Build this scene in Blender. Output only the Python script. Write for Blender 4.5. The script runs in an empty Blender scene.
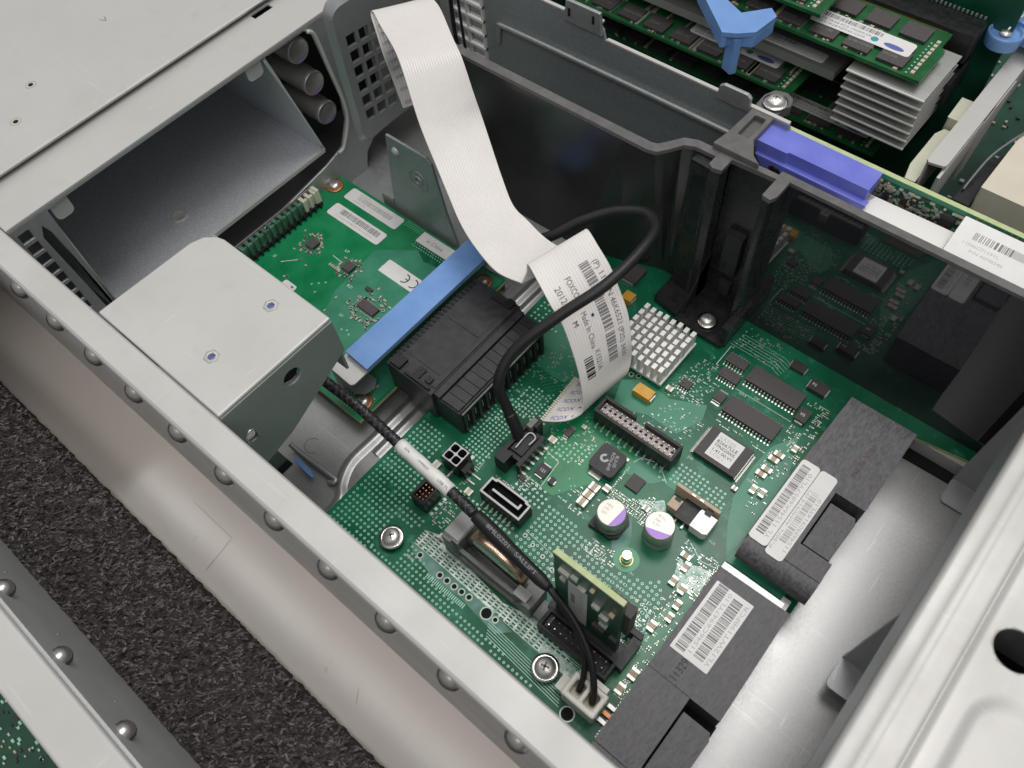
import bpy, bmesh, math, random
from mathutils import Vector, Matrix, noise
S = 0.001                      # the script is written in millimetres
rnd = random.Random(7)
scene = bpy.context.scene
COL = scene.collection
PI = math.pi

# ------------------------------------------------------------------ materials
MATS = {}
def mat(name, col, rough=0.5, metal=0.0, col2=None, nscale=600, rvar=0.0, bump=0.0, bscale=3000,
        coat=0.0, spec=0.5, emis=None, alpha=None, trans=0.0, stretch=None, detail=4, lo=0.35, hi=0.65, speck=None, scratch=None):
    m = bpy.data.materials.new(name); m.use_nodes = True
    nt = m.node_tree; N = nt.nodes; L = nt.links
    b = N['Principled BSDF']
    b.inputs['Base Color'].default_value = (*col, 1)
    b.inputs['Roughness'].default_value = rough
    b.inputs['Metallic'].default_value = metal
    b.inputs['Coat Weight'].default_value = coat
    b.inputs['Coat Roughness'].default_value = 0.15
    b.inputs['Specular IOR Level'].default_value = spec
    b.inputs['Transmission Weight'].default_value = trans
    tc = N.new('ShaderNodeTexCoord'); src = tc.outputs['Object']
    if stretch:
        mp = N.new('ShaderNodeMapping'); mp.inputs['Scale'].default_value = stretch
        L.new(src, mp.inputs['Vector']); src = mp.outputs['Vector']
    if col2 or rvar:
        n = N.new('ShaderNodeTexNoise'); n.inputs['Scale'].default_value = nscale; n.inputs['Detail'].default_value = detail
        L.new(src, n.inputs['Vector'])
        r = N.new('ShaderNodeMapRange'); r.inputs[1].default_value = lo; r.inputs[2].default_value = hi
        L.new(n.outputs['Fac'], r.inputs[0])
        if col2:
            mx = N.new('ShaderNodeMix'); mx.data_type = 'RGBA'
            mx.inputs[6].default_value = (*col, 1); mx.inputs[7].default_value = (*col2, 1)
            L.new(r.outputs[0], mx.inputs[0]); L.new(mx.outputs[2], b.inputs['Base Color'])
            if speck:
                n3 = N.new('ShaderNodeTexNoise'); n3.inputs['Scale'].default_value = speck[1]; n3.inputs['Detail'].default_value = 3
                L.new(src, n3.inputs['Vector'])
                r3 = N.new('ShaderNodeMapRange'); r3.inputs[1].default_value = speck[2]; r3.inputs[2].default_value = speck[3]
                L.new(n3.outputs['Fac'], r3.inputs[0])
                m3 = N.new('ShaderNodeMix'); m3.data_type = 'RGBA'; m3.inputs[7].default_value = (*speck[0], 1)
                L.new(mx.outputs[2], m3.inputs[6]); L.new(r3.outputs[0], m3.inputs[0]); L.new(m3.outputs[2], b.inputs['Base Color'])
            if scratch:
                prev = b.inputs['Base Color'].links[0].from_socket
                for sc, lo_ in (((19,760,430),.68),((560,41,330),.70)):
                    mp2=N.new('ShaderNodeMapping'); mp2.inputs['Scale'].default_value=sc; mp2.inputs['Rotation'].default_value=(0,0,.62 if sc[0]<100 else .27); L.new(tc.outputs['Object'],mp2.inputs['Vector'])
                    n4=N.new('ShaderNodeTexNoise'); n4.inputs['Scale'].default_value=1.6; n4.inputs['Detail'].default_value=2; L.new(mp2.outputs['Vector'],n4.inputs['Vector'])
                    r4=N.new('ShaderNodeMapRange'); r4.inputs[1].default_value=lo_; r4.inputs[2].default_value=lo_+.04; r4.inputs[4].default_value=.22; L.new(n4.outputs['Fac'],r4.inputs[0])
                    m4=N.new('ShaderNodeMix'); m4.data_type='RGBA'; m4.inputs[7].default_value=(*scratch,1); L.new(prev,m4.inputs[6]); L.new(r4.outputs[0],m4.inputs[0]); prev=m4.outputs[2]
                L.new(prev,b.inputs['Base Color'])
        if rvar:
            rr = N.new('ShaderNodeMapRange'); rr.inputs[1].default_value = 0.3; rr.inputs[2].default_value = 0.7
            rr.inputs[3].default_value = max(0.03, rough - rvar); rr.inputs[4].default_value = rough + rvar
            L.new(n.outputs['Fac'], rr.inputs[0]); L.new(rr.outputs[0], b.inputs['Roughness'])
    if bump:
        n2 = N.new('ShaderNodeTexNoise'); n2.inputs['Scale'].default_value = bscale; n2.inputs['Detail'].default_value = 5
        L.new(src, n2.inputs['Vector'])
        bp = N.new('ShaderNodeBump'); bp.inputs['Strength'].default_value = bump; bp.inputs['Distance'].default_value = 0.0004
        L.new(n2.outputs['Fac'], bp.inputs['Height']); L.new(bp.outputs['Normal'], b.inputs['Normal'])
    if emis: b.inputs['Emission Color'].default_value = (*emis, 1); b.inputs['Emission Strength'].default_value = 1
    MATS[name] = m
    return m

mat('steel_light', (.55,.542,.525), .54, .30, (.505,.497,.48), 38, .09, .05, 3500, detail=8, speck=((.50,.49,.47),160,.60,.78), scratch=(.74,.73,.71))          # pale plated sheet, outside
mat('steel_pan', (.34,.34,.34), .36, .70, (.41,.41,.41), 2600, .05, 0, 3000, detail=6, speck=((.38,.38,.38),300,.72,.86), scratch=(.72,.72,.71))
mat('steel_grey', (.40,.41,.42), .42, .7, (.43,.44,.45), 500, .06, .18, 2500)
mat('steel_dark', (.52,.54,.58), .42, .4, (.70,.73,.77), 1600, .08, .25, 2400, detail=6)
mat('steel_shaded', (.27,.30,.29), .45, .35, (.25,.285,.275), 80, .04, .1, 2000)  # corner box steel with the shade on its upright faces put into the colour
mat('steel_teal', (.25,.285,.29), .46, .45, (.30,.335,.34), 700, .05, .15, 2500)
mat('chrome', (.78,.77,.75), .16, 1.0, bump=.08, bscale=900)
mat('screw_steel', (.78,.76,.72), .34, .85, bump=.06, bscale=1500)
mat('dome', (.50,.48,.46), .26, 1.0)
mat('pcb_ring', (.01,.26,.11), .3)
mat('solder', (.55,.55,.51), .35, .7)
mat('solder_soft', (.38,.46,.40), .4, .4)
mat('gold', (.75,.52,.20), .3, .9)
mat('copper_ring', (.50,.20,.09), .35, .6)
mat('copper_bright', (.74,.54,.42), .25, .9)
mat('pcb', (.0026,.090,.040), .26, 0, (.010,.160,.078), 45, .06, .06, 500, spec=.3, detail=6, lo=.38, hi=.66, speck=((.035,.22,.14),260,.58,.75))
mat('pcb_light', (.025,.20,.11), .36, 0, (.045,.25,.15), 120, .06, .05, 500)
mat('pcb_bright', (.003,.175,.062), .30, 0, (.010,.225,.090), 100, .05, .05, 500)
mat('pcb_dark', (.004,.045,.025), .35, 0, (.008,.075,.042), 90, .05, .05, 500)
mat('pcb_dusty', (.15,.30,.26), .5, 0, (.03,.17,.11), 160, .05, .1, 500, detail=7)
mat('pcb_white', (.62,.70,.64), .4, .3, (.22,.36,.28), 900, .05, .1, 500, detail=3)
mat('pcb_comb', (.04,.11,.07), .4, 0, (.10,.22,.15), 300)
mat('pcb_edge', (.42,.50,.24), .6, 0, (.50,.55,.32), 500)
mat('pcb_mem', (.012,.085,.028), .34, 0, (.022,.13,.045), 120, .05)
mat('via', (.36,.64,.50), .38, .2)
mat('via_hole', (.01,.05,.03), .6)
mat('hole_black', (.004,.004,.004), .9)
mat('silk', (.72,.78,.74), .6)
mat('trace', (.03,.24,.13), .35)
mat('chip', (.030,.027,.029), .55, 0, (.055,.048,.050), 1800, .05, .25, 3500)
mat('chip_top', (.060,.052,.054), .6, 0, (.085,.074,.076), 1800, .05, .25, 3500)
mat('blk', (.011,.011,.012), .42, 0, (.017,.017,.019), 400, .06, .2, 1800, spec=.38)
mat('blk_dull', (.018,.018,.021), .42, 0, (.034,.033,.038), 300, .08, .35, 2200, spec=.45)
mat('blk_rim', (.10,.097,.098), .42, 0, (.13,.125,.125), 300, .06, .2, 2200)
mat('blk_post', (.013,.013,.015), .27, 0, (.02,.02,.023), 300, .06, .12, 1800, spec=.6)
mat('blk_gloss', (.022,.021,.023), .24, 0, (.030,.028,.030), 60, .03, .010, 200, spec=.8)
mat('blk_mirror', (.017,.017,.021), .03, 0, (.021,.021,.025), 60, .008, .006, 200, spec=.85, coat=.6)
MATS['blk_mirror'].node_tree.nodes['Principled BSDF'].inputs['Coat Roughness'].default_value=.03
mat('blk_paper', (.060,.058,.064), .50, 0, (.125,.121,.132), 1100, .08, .45, 1500, stretch=(1,.35,1), detail=7)
mat('rubber', (.015,.0145,.016), .42, 0, bump=.25, bscale=2500, spec=.4)
mat('braid_a', (.012,.012,.013), .45); mat('braid_b', (.06,.058,.06), .4)
mat('white_tape', (.80,.79,.77), .5, 0, (.70,.69,.67), 300, .05, .2, 1500)
mat('label', (.74,.73,.72), .42, 0, (.70,.69,.685), 300)
mat('label_grey', (.50,.50,.51), .45)
mat('ink', (.02,.02,.022), .6)
mat('ink_soft', (.20,.195,.20), .6)
mat('ink_brown', (.09,.045,.045), .6)
mat('ink_light', (.42,.42,.42), .5)
mat('ink_blue', (.10,.13,.38), .6)
mat('ink_teal', (.05,.30,.36), .6)
mat('cable_white', (.72,.69,.665), .36, 0, (.68,.65,.63), 60, .04, spec=.5, coat=.15)
mat('blue', (.15,.30,.62), .38, 0, (.175,.335,.66), 120, .12, .06, 1500, coat=.1)
mat('blue_violet', (.14,.165,.60), .38, 0, (.165,.19,.64), 120, .12, .06, 1500, coat=.1)
mat('yellow', (.62,.32,.03), .45, 0, (.68,.37,.05), 500)
mat('ceramic', (.44,.34,.24), .5, 0, (.50,.40,.30), 800)
mat('ceramic_pale', (.52,.49,.38), .5)
mat('alu_white', (.78,.77,.75), .42, .25, bump=.05, bscale=1500)
mat('alu_fin', (.74,.73,.71), .38, .8, (.70,.69,.67), 900, .03, .05, 2000, stretch=(.1,1,1))
mat('can', (.50,.48,.45), .34, .65)
mat('can_top', (.60,.58,.53), .38, .35)
mat('violet', (.36,.20,.62), .4, .1)
mat('nylon', (.78,.76,.70), .45, 0, (.72,.70,.63), 400)
mat('cream', (.62,.56,.46), .42, 0, (.66,.60,.50), 100)
mat('cream_pale', (.62,.62,.50), .45, 0, (.56,.58,.46), 100)
mat('holder_grey', (.13,.14,.135), .4, 0, (.17,.18,.175), 600, .05, .2, 1500)
mat('tab_grey', (.27,.28,.275), .42, .2)
mat('table', (.56,.515,.475), .15, 0, (.57,.515,.47), 25, .02, .02, 300, spec=.6, speck=((.36,.31,.26),90,.70,.76))
mat('grey_skin', (.50,.515,.515), .42, .3, (.54,.55,.55), 60, .04, .08, 1500)
mat('foam', (.014,.011,.011), .8, 0, (.034,.027,.027), 500, bump=.8, bscale=900)
mat('foam_flake', (.10,.084,.082), .45, 0, (.03,.024,.024), 450, lo=.4, hi=.6)
mat('band', (.30,.285,.27), .5, .3, (.26,.25,.235), 300)
mat('grey_pin', (.32,.28,.27), .45, .3)
mat('flux', (.42,.47,.42), .30, .2, (.16,.30,.24), 350, .08, .4, 900, detail=5)

# ------------------------------------------------------------------ mesh builder
class MB:
    def __init__(s, *mats): s.v=[]; s.f=[]; s.m=[]; s.mats=list(mats); s.sm=[]
    def mi(s, name):
        if name is None: return 0
        if isinstance(name, int): return name
        if name not in s.mats: s.mats.append(name)
        return s.mats.index(name)
    def add(s, vs, fs, m=None, smooth=False):
        k=len(s.v); s.v += [tuple(p) for p in vs]; i=s.mi(m)
        for f in fs: s.f.append(tuple(k+j for j in f)); s.m.append(i); s.sm.append(smooth)
    def box(s, x0,x1,y0,y1,z0,z1, m=None, top=None, M=None):
        if x0>x1: x0,x1=x1,x0
        if y0>y1: y0,y1=y1,y0
        if z0>z1: z0,z1=z1,z0
        vs=[(x,y,z) for z in (z0,z1) for x,y in ((x0,y0),(x1,y0),(x1,y1),(x0,y1))]
        if M: vs=[tuple(M@Vector(p)) for p in vs]
        s.add(vs, [(3,2,1,0),(0,1,5,4),(1,2,6,5),(2,3,7,6),(3,0,4,7)], m)
        s.add(vs, [(4,5,6,7)], top if top is not None else m)
    def prism(s, poly, a, b, m=None, axis=2, top=None, M=None):
        n=len(poly)
        ar=sum(poly[i][0]*poly[(i+1)%n][1]-poly[(i+1)%n][0]*poly[i][1] for i in range(n))
        if ar<0: poly=poly[::-1]
        if a>b: a,b=b,a
        def pt(p,h):
            if axis==2: return (p[0],p[1],h)
            if axis==0: return (h,p[0],p[1])
            return (p[1],h,p[0])        # axis 1: poly is (z,x)
        vs=[pt(p,a) for p in poly]+[pt(p,b) for p in poly]
        if M: vs=[tuple(M@Vector(p)) for p in vs]
        s.add(vs, [tuple(range(n))[::-1]]+[(i,(i+1)%n,n+(i+1)%n,n+i) for i in range(n)], m)
        s.add(vs, [tuple(range(n,2*n))], top if top is not None else m)
    def cyl(s, c, r, h, m=None, n=24, axis=2, r2=None, smooth=True, top=None, M=None):
        r2=r if r2 is None else r2
        def pt(x,y,z):
            p={2:(x,y,z),0:(z,x,y),1:(y,z,x)}[axis]
            q=Vector((c[0]+p[0],c[1]+p[1],c[2]+p[2]))
            return tuple(M@q) if M else tuple(q)
        a=[(math.cos(2*PI*i/n),math.sin(2*PI*i/n)) for i in range(n)]
        vs=[pt(r*x,r*y,0) for x,y in a]+[pt(r2*x,r2*y,h) for x,y in a]
        s.add(vs,[(i,(i+1)%n,n+(i+1)%n,n+i) for i in range(n)],m,smooth)
        s.add(vs,[tuple(range(n))[::-1]],m); s.add(vs,[tuple(range(n,2*n))],top if top is not None else m)
    def ring(s, c, r0, r1, h, m=None, n=28, M=None):
        a=[(math.cos(2*PI*i/n),math.sin(2*PI*i/n)) for i in range(n)]
        vs=[(c[0]+r*x,c[1]+r*y,c[2]+z) for r,z in ((r0,0),(r1,0),(r1,h),(r0,h)) for x,y in a]
        if M: vs=[tuple(M@Vector(p)) for p in vs]
        fs=[]
        for k in range(4):
            k2=(k+1)%4
            fs+= [(k*n+i,k*n+(i+1)%n,k2*n+(i+1)%n,k2*n+i) for i in range(n)]
        s.add(vs,fs,m,True)
    def lathe(s, c, prof, m=None, n=28, axis=2, sx=1, sy=1):
        vs=[];fs=[]
        for r,z in prof:
            for i in range(n):
                x,y=r*math.cos(2*PI*i/n)*sx,r*math.sin(2*PI*i/n)*sy
                p={2:(x,y,z),0:(z,x,y),1:(y,z,x)}[axis]
                vs.append((c[0]+p[0],c[1]+p[1],c[2]+p[2]))
        for k in range(len(prof)-1):
            fs+=[(k*n+i,k*n+(i+1)%n,(k+1)*n+(i+1)%n,(k+1)*n+i) for i in range(n)]
        s.add(vs,fs,m,True)
    def tube(s, path, r, m=None, n=14, sub=6, rf=None, cap=True):
        P=smooth_path(path, sub); vs=[];fs=[]
        up=Vector((0,0,1)); prev=None
        for i,p in enumerate(P):
            t=(P[min(i+1,len(P)-1)]-P[max(i-1,0)]).normalized()
            if prev is None:
                a=t.cross(up)
                if a.length<1e-3: a=t.cross(Vector((0,1,0)))
            else: a=prev-t*prev.dot(t)
            a.normalize(); prev=a; b=t.cross(a)
            rr=(rf(i/(len(P)-1)) if rf else 1)*r
            for k in range(n):
                an=2*PI*k/n; vs.append(tuple(p+a*math.cos(an)*rr+b*math.sin(an)*rr))
        for i in range(len(P)-1):
            fs+=[(i*n+k,i*n+(k+1)%n,(i+1)*n+(k+1)%n,(i+1)*n+k) for k in range(n)]
        if cap: fs+=[tuple(range(n))[::-1], tuple(range((len(P)-1)*n,len(P)*n))]
        s.add(vs,fs,m,True)
        return P
    def build(s, name, parent=None, label=None, cat=None, group=None, kind=None, bevel=0, seg=2, smooth=False, weld=False):
        me=bpy.data.meshes.new(name)
        o=bpy.data.objects.new(name, me); COL.objects.link(o)
        off=Vector((0,0,0))
        if parent:
            o.parent=parent; q=parent
            while q: off+=Vector(q.location)/S; q=q.parent
        elif s.v:
            xs=[p[0] for p in s.v]; ys=[p[1] for p in s.v]; zs=[p[2] for p in s.v]
            off=Vector(((min(xs)+max(xs))/2,(min(ys)+max(ys))/2,min(zs))); o.location=off*S
        me.from_pydata([((x-off.x)*S,(y-off.y)*S,(z-off.z)*S) for x,y,z in s.v],[],s.f)
        for mn in s.mats: me.materials.append(MATS[mn])
        me.polygons.foreach_set('material_index', s.m)
        me.polygons.foreach_set('use_smooth', [bool(a or smooth) for a in s.sm])
        me.update()
        if weld:
            bm=bmesh.new(); bm.from_mesh(me); bmesh.ops.remove_doubles(bm,verts=bm.verts,dist=1e-6); bm.to_mesh(me); bm.free()
        if bevel:
            md=o.modifiers.new('bevel','BEVEL'); md.width=bevel*S; md.segments=seg; md.limit_method='ANGLE'; md.angle_limit=math.radians(40); md.harden_normals=False
        tag(o,label,cat,group,kind)
        return o
def tag(o,label=None,cat=None,group=None,kind=None):
    if label: o['label']=label
    if cat: o['category']=cat
    if group: o['group']=group
    if kind: o['kind']=kind
    return o
def smooth_path(path, sub):
    p=[Vector(a) for a in path]
    if sub<=1 or len(p)<3: return p
    out=[]
    for i in range(len(p)-1):
        a=p[max(i-1,0)];b=p[i];c=p[i+1];d=p[min(i+2,len(p)-1)]
        for k in range(sub):
            t=k/sub
            out.append(0.5*((2*b)+(-a+c)*t+(2*a-5*b+4*c-d)*t*t+(-a+3*b-3*c+d)*t*t*t))
    out.append(p[-1]); return out
def empty(name, loc, label, cat, group=None, kind=None):
    o=bpy.data.objects.new(name,None); COL.objects.link(o); o.location=Vector(loc)*S
    o.empty_display_size=.005
    return tag(o,label,cat,group,kind)
def cut(o, cutter):            # real openings: boolean on the mesh, the cutter is thrown away
    c=cutter.build('cutter')
    bm=bmesh.new(); bm.from_mesh(c.data); bmesh.ops.recalc_face_normals(bm,faces=bm.faces); bm.to_mesh(c.data); bm.free()
    bm=bmesh.new(); bm.from_mesh(o.data); bmesh.ops.remove_doubles(bm,verts=bm.verts,dist=1e-7); bmesh.ops.recalc_face_normals(bm,faces=bm.faces); bm.to_mesh(o.data); bm.free()
    mods=[(m.width,m.segments) for m in o.modifiers if m.type=='BEVEL']
    for m in list(o.modifiers): o.modifiers.remove(m)
    md=o.modifiers.new('b','BOOLEAN'); md.object=c; md.operation='DIFFERENCE'; md.solver='EXACT'
    bpy.context.view_layer.update()
    dg=bpy.context.evaluated_depsgraph_get()
    me=bpy.data.meshes.new_from_object(o.evaluated_get(dg)); o.modifiers.clear(); o.data=me
    bpy.data.objects.remove(c)
    for w,sg in mods:
        md=o.modifiers.new('bevel','BEVEL'); md.width=w; md.segments=sg; md.limit_method='ANGLE'; md.angle_limit=math.radians(40)
def rrect(x0,x1,y0,y1,r,n=4):
    out=[]
    for cx,cy,a0 in ((x1-r,y0+r,-90),(x1-r,y1-r,0),(x0+r,y1-r,90),(x0+r,y0+r,180)):
        for k in range(n+1):
            a=math.radians(a0+90*k/n); out.append((cx+r*math.cos(a),cy+r*math.sin(a)))
    return out

# lettering: flat outlines of the built-in font, cached
_txt={}
def text_geo(st):
    if st in _txt: return _txt[st]
    cu=bpy.data.curves.new('t','FONT'); cu.body=st; cu.size=1; cu.resolution_u=2
    o=bpy.data.objects.new('t',cu); COL.objects.link(o)
    bpy.context.view_layer.update()
    me=bpy.data.meshes.new_from_object(o.evaluated_get(bpy.context.evaluated_depsgraph_get()))
    v=[tuple(p.co) for p in me.vertices]; f=[tuple(p.vertices) for p in me.polygons]
    bpy.data.objects.remove(o); bpy.data.meshes.remove(me); bpy.data.curves.remove(cu)
    w=max([p[0] for p in v]) if v else 0
    _txt[st]=(v,f,w); return _txt[st]
def put_text(mb, st, org, ux, uy, size, m='ink', width=None, fn=None):
    v,f,w=text_geo(st); k=size/0.72; kx=k if not width else width/max(w,1e-6)
    ux=Vector(ux);uy=Vector(uy);org=Vector(org)
    if fn: vs=[fn(p[0]*kx,p[1]*k) for p in v]
    else: vs=[tuple(org+ux*(p[0]*kx)+uy*(p[1]*k)) for p in v]
    mb.add(vs,f,m)
def bars(mb, org, ux, uy, w, h, m='ink', seed=0, duty=.5, unit=.35):
    r=random.Random(seed); x=0; ux=Vector(ux);uy=Vector(uy);org=Vector(org)
    while x<w:
        b=unit*r.choice((1,1,2,3))*duty*1.1; g=unit*r.choice((1,1,2))*(1-duty)*1.1
        b=min(b,w-x)
        a=org+ux*x; mb.add([tuple(a),tuple(a+ux*b),tuple(a+ux*b+uy*h),tuple(a+uy*h)],[(0,1,2,3)],m); x+=b+g
def sticker(parent, org, ux, uy, w, h, items, r=.8, name='sticker', m='label', label=None, th=.12):
    """a thin label; org = its lower left corner, ux = reading direction, uy = up of the letters"""
    mb=MB(m); ux=Vector(ux).normalized(); uy=Vector(uy).normalized(); nz=ux.cross(uy); org=Vector(org)
    P=rrect(0,w,0,h,r); n=len(P)
    vs=[tuple(org+ux*a+uy*b) for a,b in P]+[tuple(org+ux*a+uy*b+nz*th) for a,b in P]
    mb.add(vs,[tuple(range(n,2*n))]+[(i,(i+1)%n,n+(i+1)%n,n+i) for i in range(n)],m)
    for it in items:
        k=it[0]; o=org+ux*it[1]+uy*it[2]+nz*(th+.02)
        if k=='b': bars(mb,o,ux,uy,it[3],it[4],it[6] if len(it)>6 else 'ink_soft',seed=it[5],unit=it[7] if len(it)>7 else .35)
        if k=='t': put_text(mb,it[4],o,ux,uy,it[3],it[5] if len(it)>5 else 'ink_soft',it[6] if len(it)>6 else None)
        if k=='r': mb.add([tuple(o),tuple(o+ux*it[3]),tuple(o+ux*it[3]+uy*it[4]),tuple(o+uy*it[4])],[(0,1,2,3)],it[5])
    return mb.build(name,parent,label)
X=(1,0,0); Y=(0,1,0); Z=(0,0,1); NX=(-1,0,0); NY=(0,-1,0)

def screw(loc, r, label, washer=None, hex_=False, group=None, wm='copper_ring', rot=.4):
    e=empty('screw', loc, label, 'screw', group)
    x,y,z=loc; b=MB('screw_steel')
    b.lathe((x,y,z),[(r,0),(r,r*.25),(r*.92,r*.42),(r*.6,r*.62),(.02,r*.70)],n=28)
    b.add([(x+r*math.cos(t),y+r*math.sin(t),z) for t in [i*PI/8 for i in range(16)]],[tuple(range(16))])
    h=b.build('screw_head',e)
    c=MB('ink_soft'); M=Matrix.Translation((x,y,z))@Matrix.Rotation(rot,4,'Z')
    for a in (0,PI/2):
        R=M@Matrix.Rotation(a,4,'Z')
        c.box(-r*.42,r*.42,-r*.09,r*.09,r*.42,r*.715,M=R)
    c.build('cross_recess',h)
    if washer:
        w=MB(wm); w.ring((x,y,z-.4),r*.9,washer,.5); w.build('washer',e)
    return e

# ================================================================== SETTING
# bench top under everything, with the bare strip that runs beside the case
tb=MB('table')
prof=[]
yy=-320
while yy<=330:
    z=-9.0+0.12*math.sin(yy*.11)
    prof.append((yy,z)); yy += 1.5 if -130<yy<-92 else 20
xs=[-420+ i*30 for i in range(27)]
vs=[(x,y,z) for x in xs for y,z in prof]; n=len(prof)
tb.add(vs,[(i*n+j,(i+1)*n+j,(i+1)*n+j+1,i*n+j+1) for i in range(len(xs)-1) for j in range(n-1)],'table',True)
tb.build('table',kind='structure')
ln=MB('ceramic')
for pts in [((-62,-104),(-40,-104),(-38,-117)),((30,-110),(33,-114))]:
    for a,b in zip(pts,pts[1:]):
        d=Vector((b[0]-a[0],b[1]-a[1],0)).normalized(); q=Vector((-d.y,d.x,0))*.10
        def zz(y): return -9.0+0.12*math.sin(y*.11)+.06
        K=10
        for k in range(K):
            p=[a[0]+(b[0]-a[0])*k/K,a[1]+(b[1]-a[1])*k/K]; p2=[a[0]+(b[0]-a[0])*(k+1)/K,a[1]+(b[1]-a[1])*(k+1)/K]
            ln.add([(p[0]+q.x,p[1]+q.y,zz(p[1])),(p2[0]+q.x,p2[1]+q.y,zz(p2[1])),(p2[0]-q.x,p2[1]-q.y,zz(p2[1])),(p[0]-q.x,p[1]-q.y,zz(p[1]))],[(0,1,2,3)])
ln.build('table_seam',kind='structure')

# ================================================================== SERVER CASE
case=empty('server_case',(0,-91,-9),'open pale metal server case holding the large green board, with domes along its side wall','computer case')
f=MB('steel_pan')
f.box(-260,190,-94,300,-9.5,-8)
fl=f.build('floor_pan',case)
# stamped ridge that turns round in front of the left board
rg=MB('steel_pan')
def ridge(mb,path,w,h,m=None):
    P=smooth_path(path,6); vs=[]; K=7
    for i,p in enumerate(P):
        t=(P[min(i+1,len(P)-1)]-P[max(i-1,0)]).normalized(); q=Vector((-t.y,t.x,0))
        for k in range(K):
            a=-1+2*k/(K-1); vs.append(tuple(p+q*(a*w/2)+Vector((0,0,h*(math.cos(a*PI)*.5+.5)))))
    mb.add(vs,[(i*K+k,(i+1)*K+k,(i+1)*K+k+1,i*K+k+1) for i in range(len(P)-1) for k in range(K-1)],m,True)
ridge(rg,[(-27,60,-8),(-27.5,20,-8),(-28,-20,-8),(-28,-45,-8),(-28,-58,-8),(-24.5,-66,-8),(-20,-72,-8),(-19,-90,-8)],5.0,1.1)
ridge(rg,[(-22,60,-8),(-22.5,20,-8),(-23,-20,-8),(-23,-50,-8)],4.6,1.0)
rg.build('stamped_ridge',case)
sl=MB('hole_black','pcb_dark'); sl.box(-55,-44,-77,-71.5,-7.96,-7.9,'pcb_dark'); sl.box(-47,-44.2,-77,-71.5,-7.9,-7.8,'hole_black')
sl.prism([(-44+3.2*math.cos(a*PI/8),-62+3.2*math.sin(a*PI/8)) for a in range(4,16)]+[(-44+2.9*math.cos(a*PI/8),-62+2.9*math.sin(a*PI/8)) for a in range(15,3,-1)],-7.97,-7.9,'ink_soft')
sl.build('floor_slot',case)
# side wall with folded flange: profile in (y,z)
w=MB('steel_light')
prof=[(-94,-9.5),(-94,70.6),(-93.4,70.9),(-87.0,70.9),(-87.0,66),(-86.2,66),(-86.2,71.4),(-86.8,71.9),(-94.2,72.0),(-95.0,71.4),(-95.2,70.4),(-95.2,-9.5)]
w.prism(prof,-260,190,axis=0)
wall=w.build('side_wall',case,bevel=.3)
for k in range(-4,14):
    d=MB('dome'); cx=-109.8+19.78*k
    prof2=[(3.5,0),(3.2,-.8),(2.6,-1.5),(1.7,-2.0),(.9,-2.25),(.02,-2.35)]
    d.lathe((cx,-95.1,67.0),prof2,n=20,axis=1)
    # squash side to side is not needed; a round pressed dome
    d.build('pressed_dome',case)
# cross flange at X=-128 .. -150 (top) with lip
lipm=MB('steel_light'); lipm.box(-200,-128.4,-86.0,200,70.9,72.0)
lp=lipm.build('cross_flange',case,bevel=.4)
c=MB(); c.box(-149.5,-146,31.5,40,60,80); c.box(-112-40,-110-40,-300,-299,0,1); cut(lp,c)
# upright frame plate, X = -128, with openings
fp=MB('steel_grey'); fp.box(-129.6,-128.4,-86,108,-8,70.9)
fr=fp.build('upright_frame',case,bevel=.35)
c=MB()
c.prism([(-72,69.5),(-68,69.9),(18.5,69.9),(26,69.5),(39,69.5),(42,66),(46.3,34),(45.6,24),(40,13),(30,10),(-60,-4),(-74,0)],-140,-110,axis=0)   # bay mouth + capacitor window
for i,z in enumerate((66.1,60.7,55.5,50.4,45.3,40,34.7,29.4)): c.prism([(-84.3,z-2),(-80.3,z-2),(-80.3,z+1.8),(-84.3,z+1.8)],-140,-110,axis=0)
c.prism([(-78.2,62),(-76.4,66),(-75.2,62),(-73.8,20),(-76.2,20)],-140,-110,axis=0)
c.prism([(50,-4),(52,2),(57,6),(66,7),(90,7),(90,-8.5),(50,-8.5)],-140,-110,axis=0); c.box(-140,-120,53,90,12,69)
cut(fr,c)
# rolled rim round the capacitor window
rr=MB('steel_light'); rr.tube([(-127.9,40,69),(-127.9,42.6,65.6),(-127.9,44.6,50),(-127.9,46.6,34),(-127.9,46,24),(-127.9,40.5,13.4),(-127.9,37,12.2)],.8,n=8); rr.build('window_rim',case)
# raised vent panel with square holes
def vent_hole(cx,cz): return [(cx-2.4,cz-2.6),(cx+2.4,cz-2.9),(cx+2.4,cz+2.3),(cx-2.4,cz+2.6)]
vp=MB('steel_grey'); P1=rrect(50.5,92,9.5,71.5,4.5,5); P0=rrect(48.5,94,7,75,6,5)
n=len(P1); vs=[(-128.4,a,b) for a,b in P0]+[(-125.8,a+.2,b) for a,b in P1]+[(-127.0,a,b) for a,b in P1]
vp.prism(P1,-127.2,-125.8,axis=0)
vobj=vp.build('vent_panel',case)
c=MB()
for j,cy in enumerate((56.8,63.3,69.6,76.0,82.4)):
    for i in range(6):
        cz=56.6-7.15*i-(0 if j==0 else .7*j); c.prism(vent_hole(cy,cz),-135,-120,axis=0)
cut(vobj,c)
sk=MB('steel_grey'); sk.add(vs[:2*n],[(i,(i+1)%n,n+(i+1)%n,n+i) for i in range(n)],None,True); sk.build('vent_skirt',case)
c=MB('hole_black'); c.box(-170,-169,45,95,-8,72,'blk'); c.build('vent_dark_sheet',case)  # added black sheet, paints the darkness behind the vent holes
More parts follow.
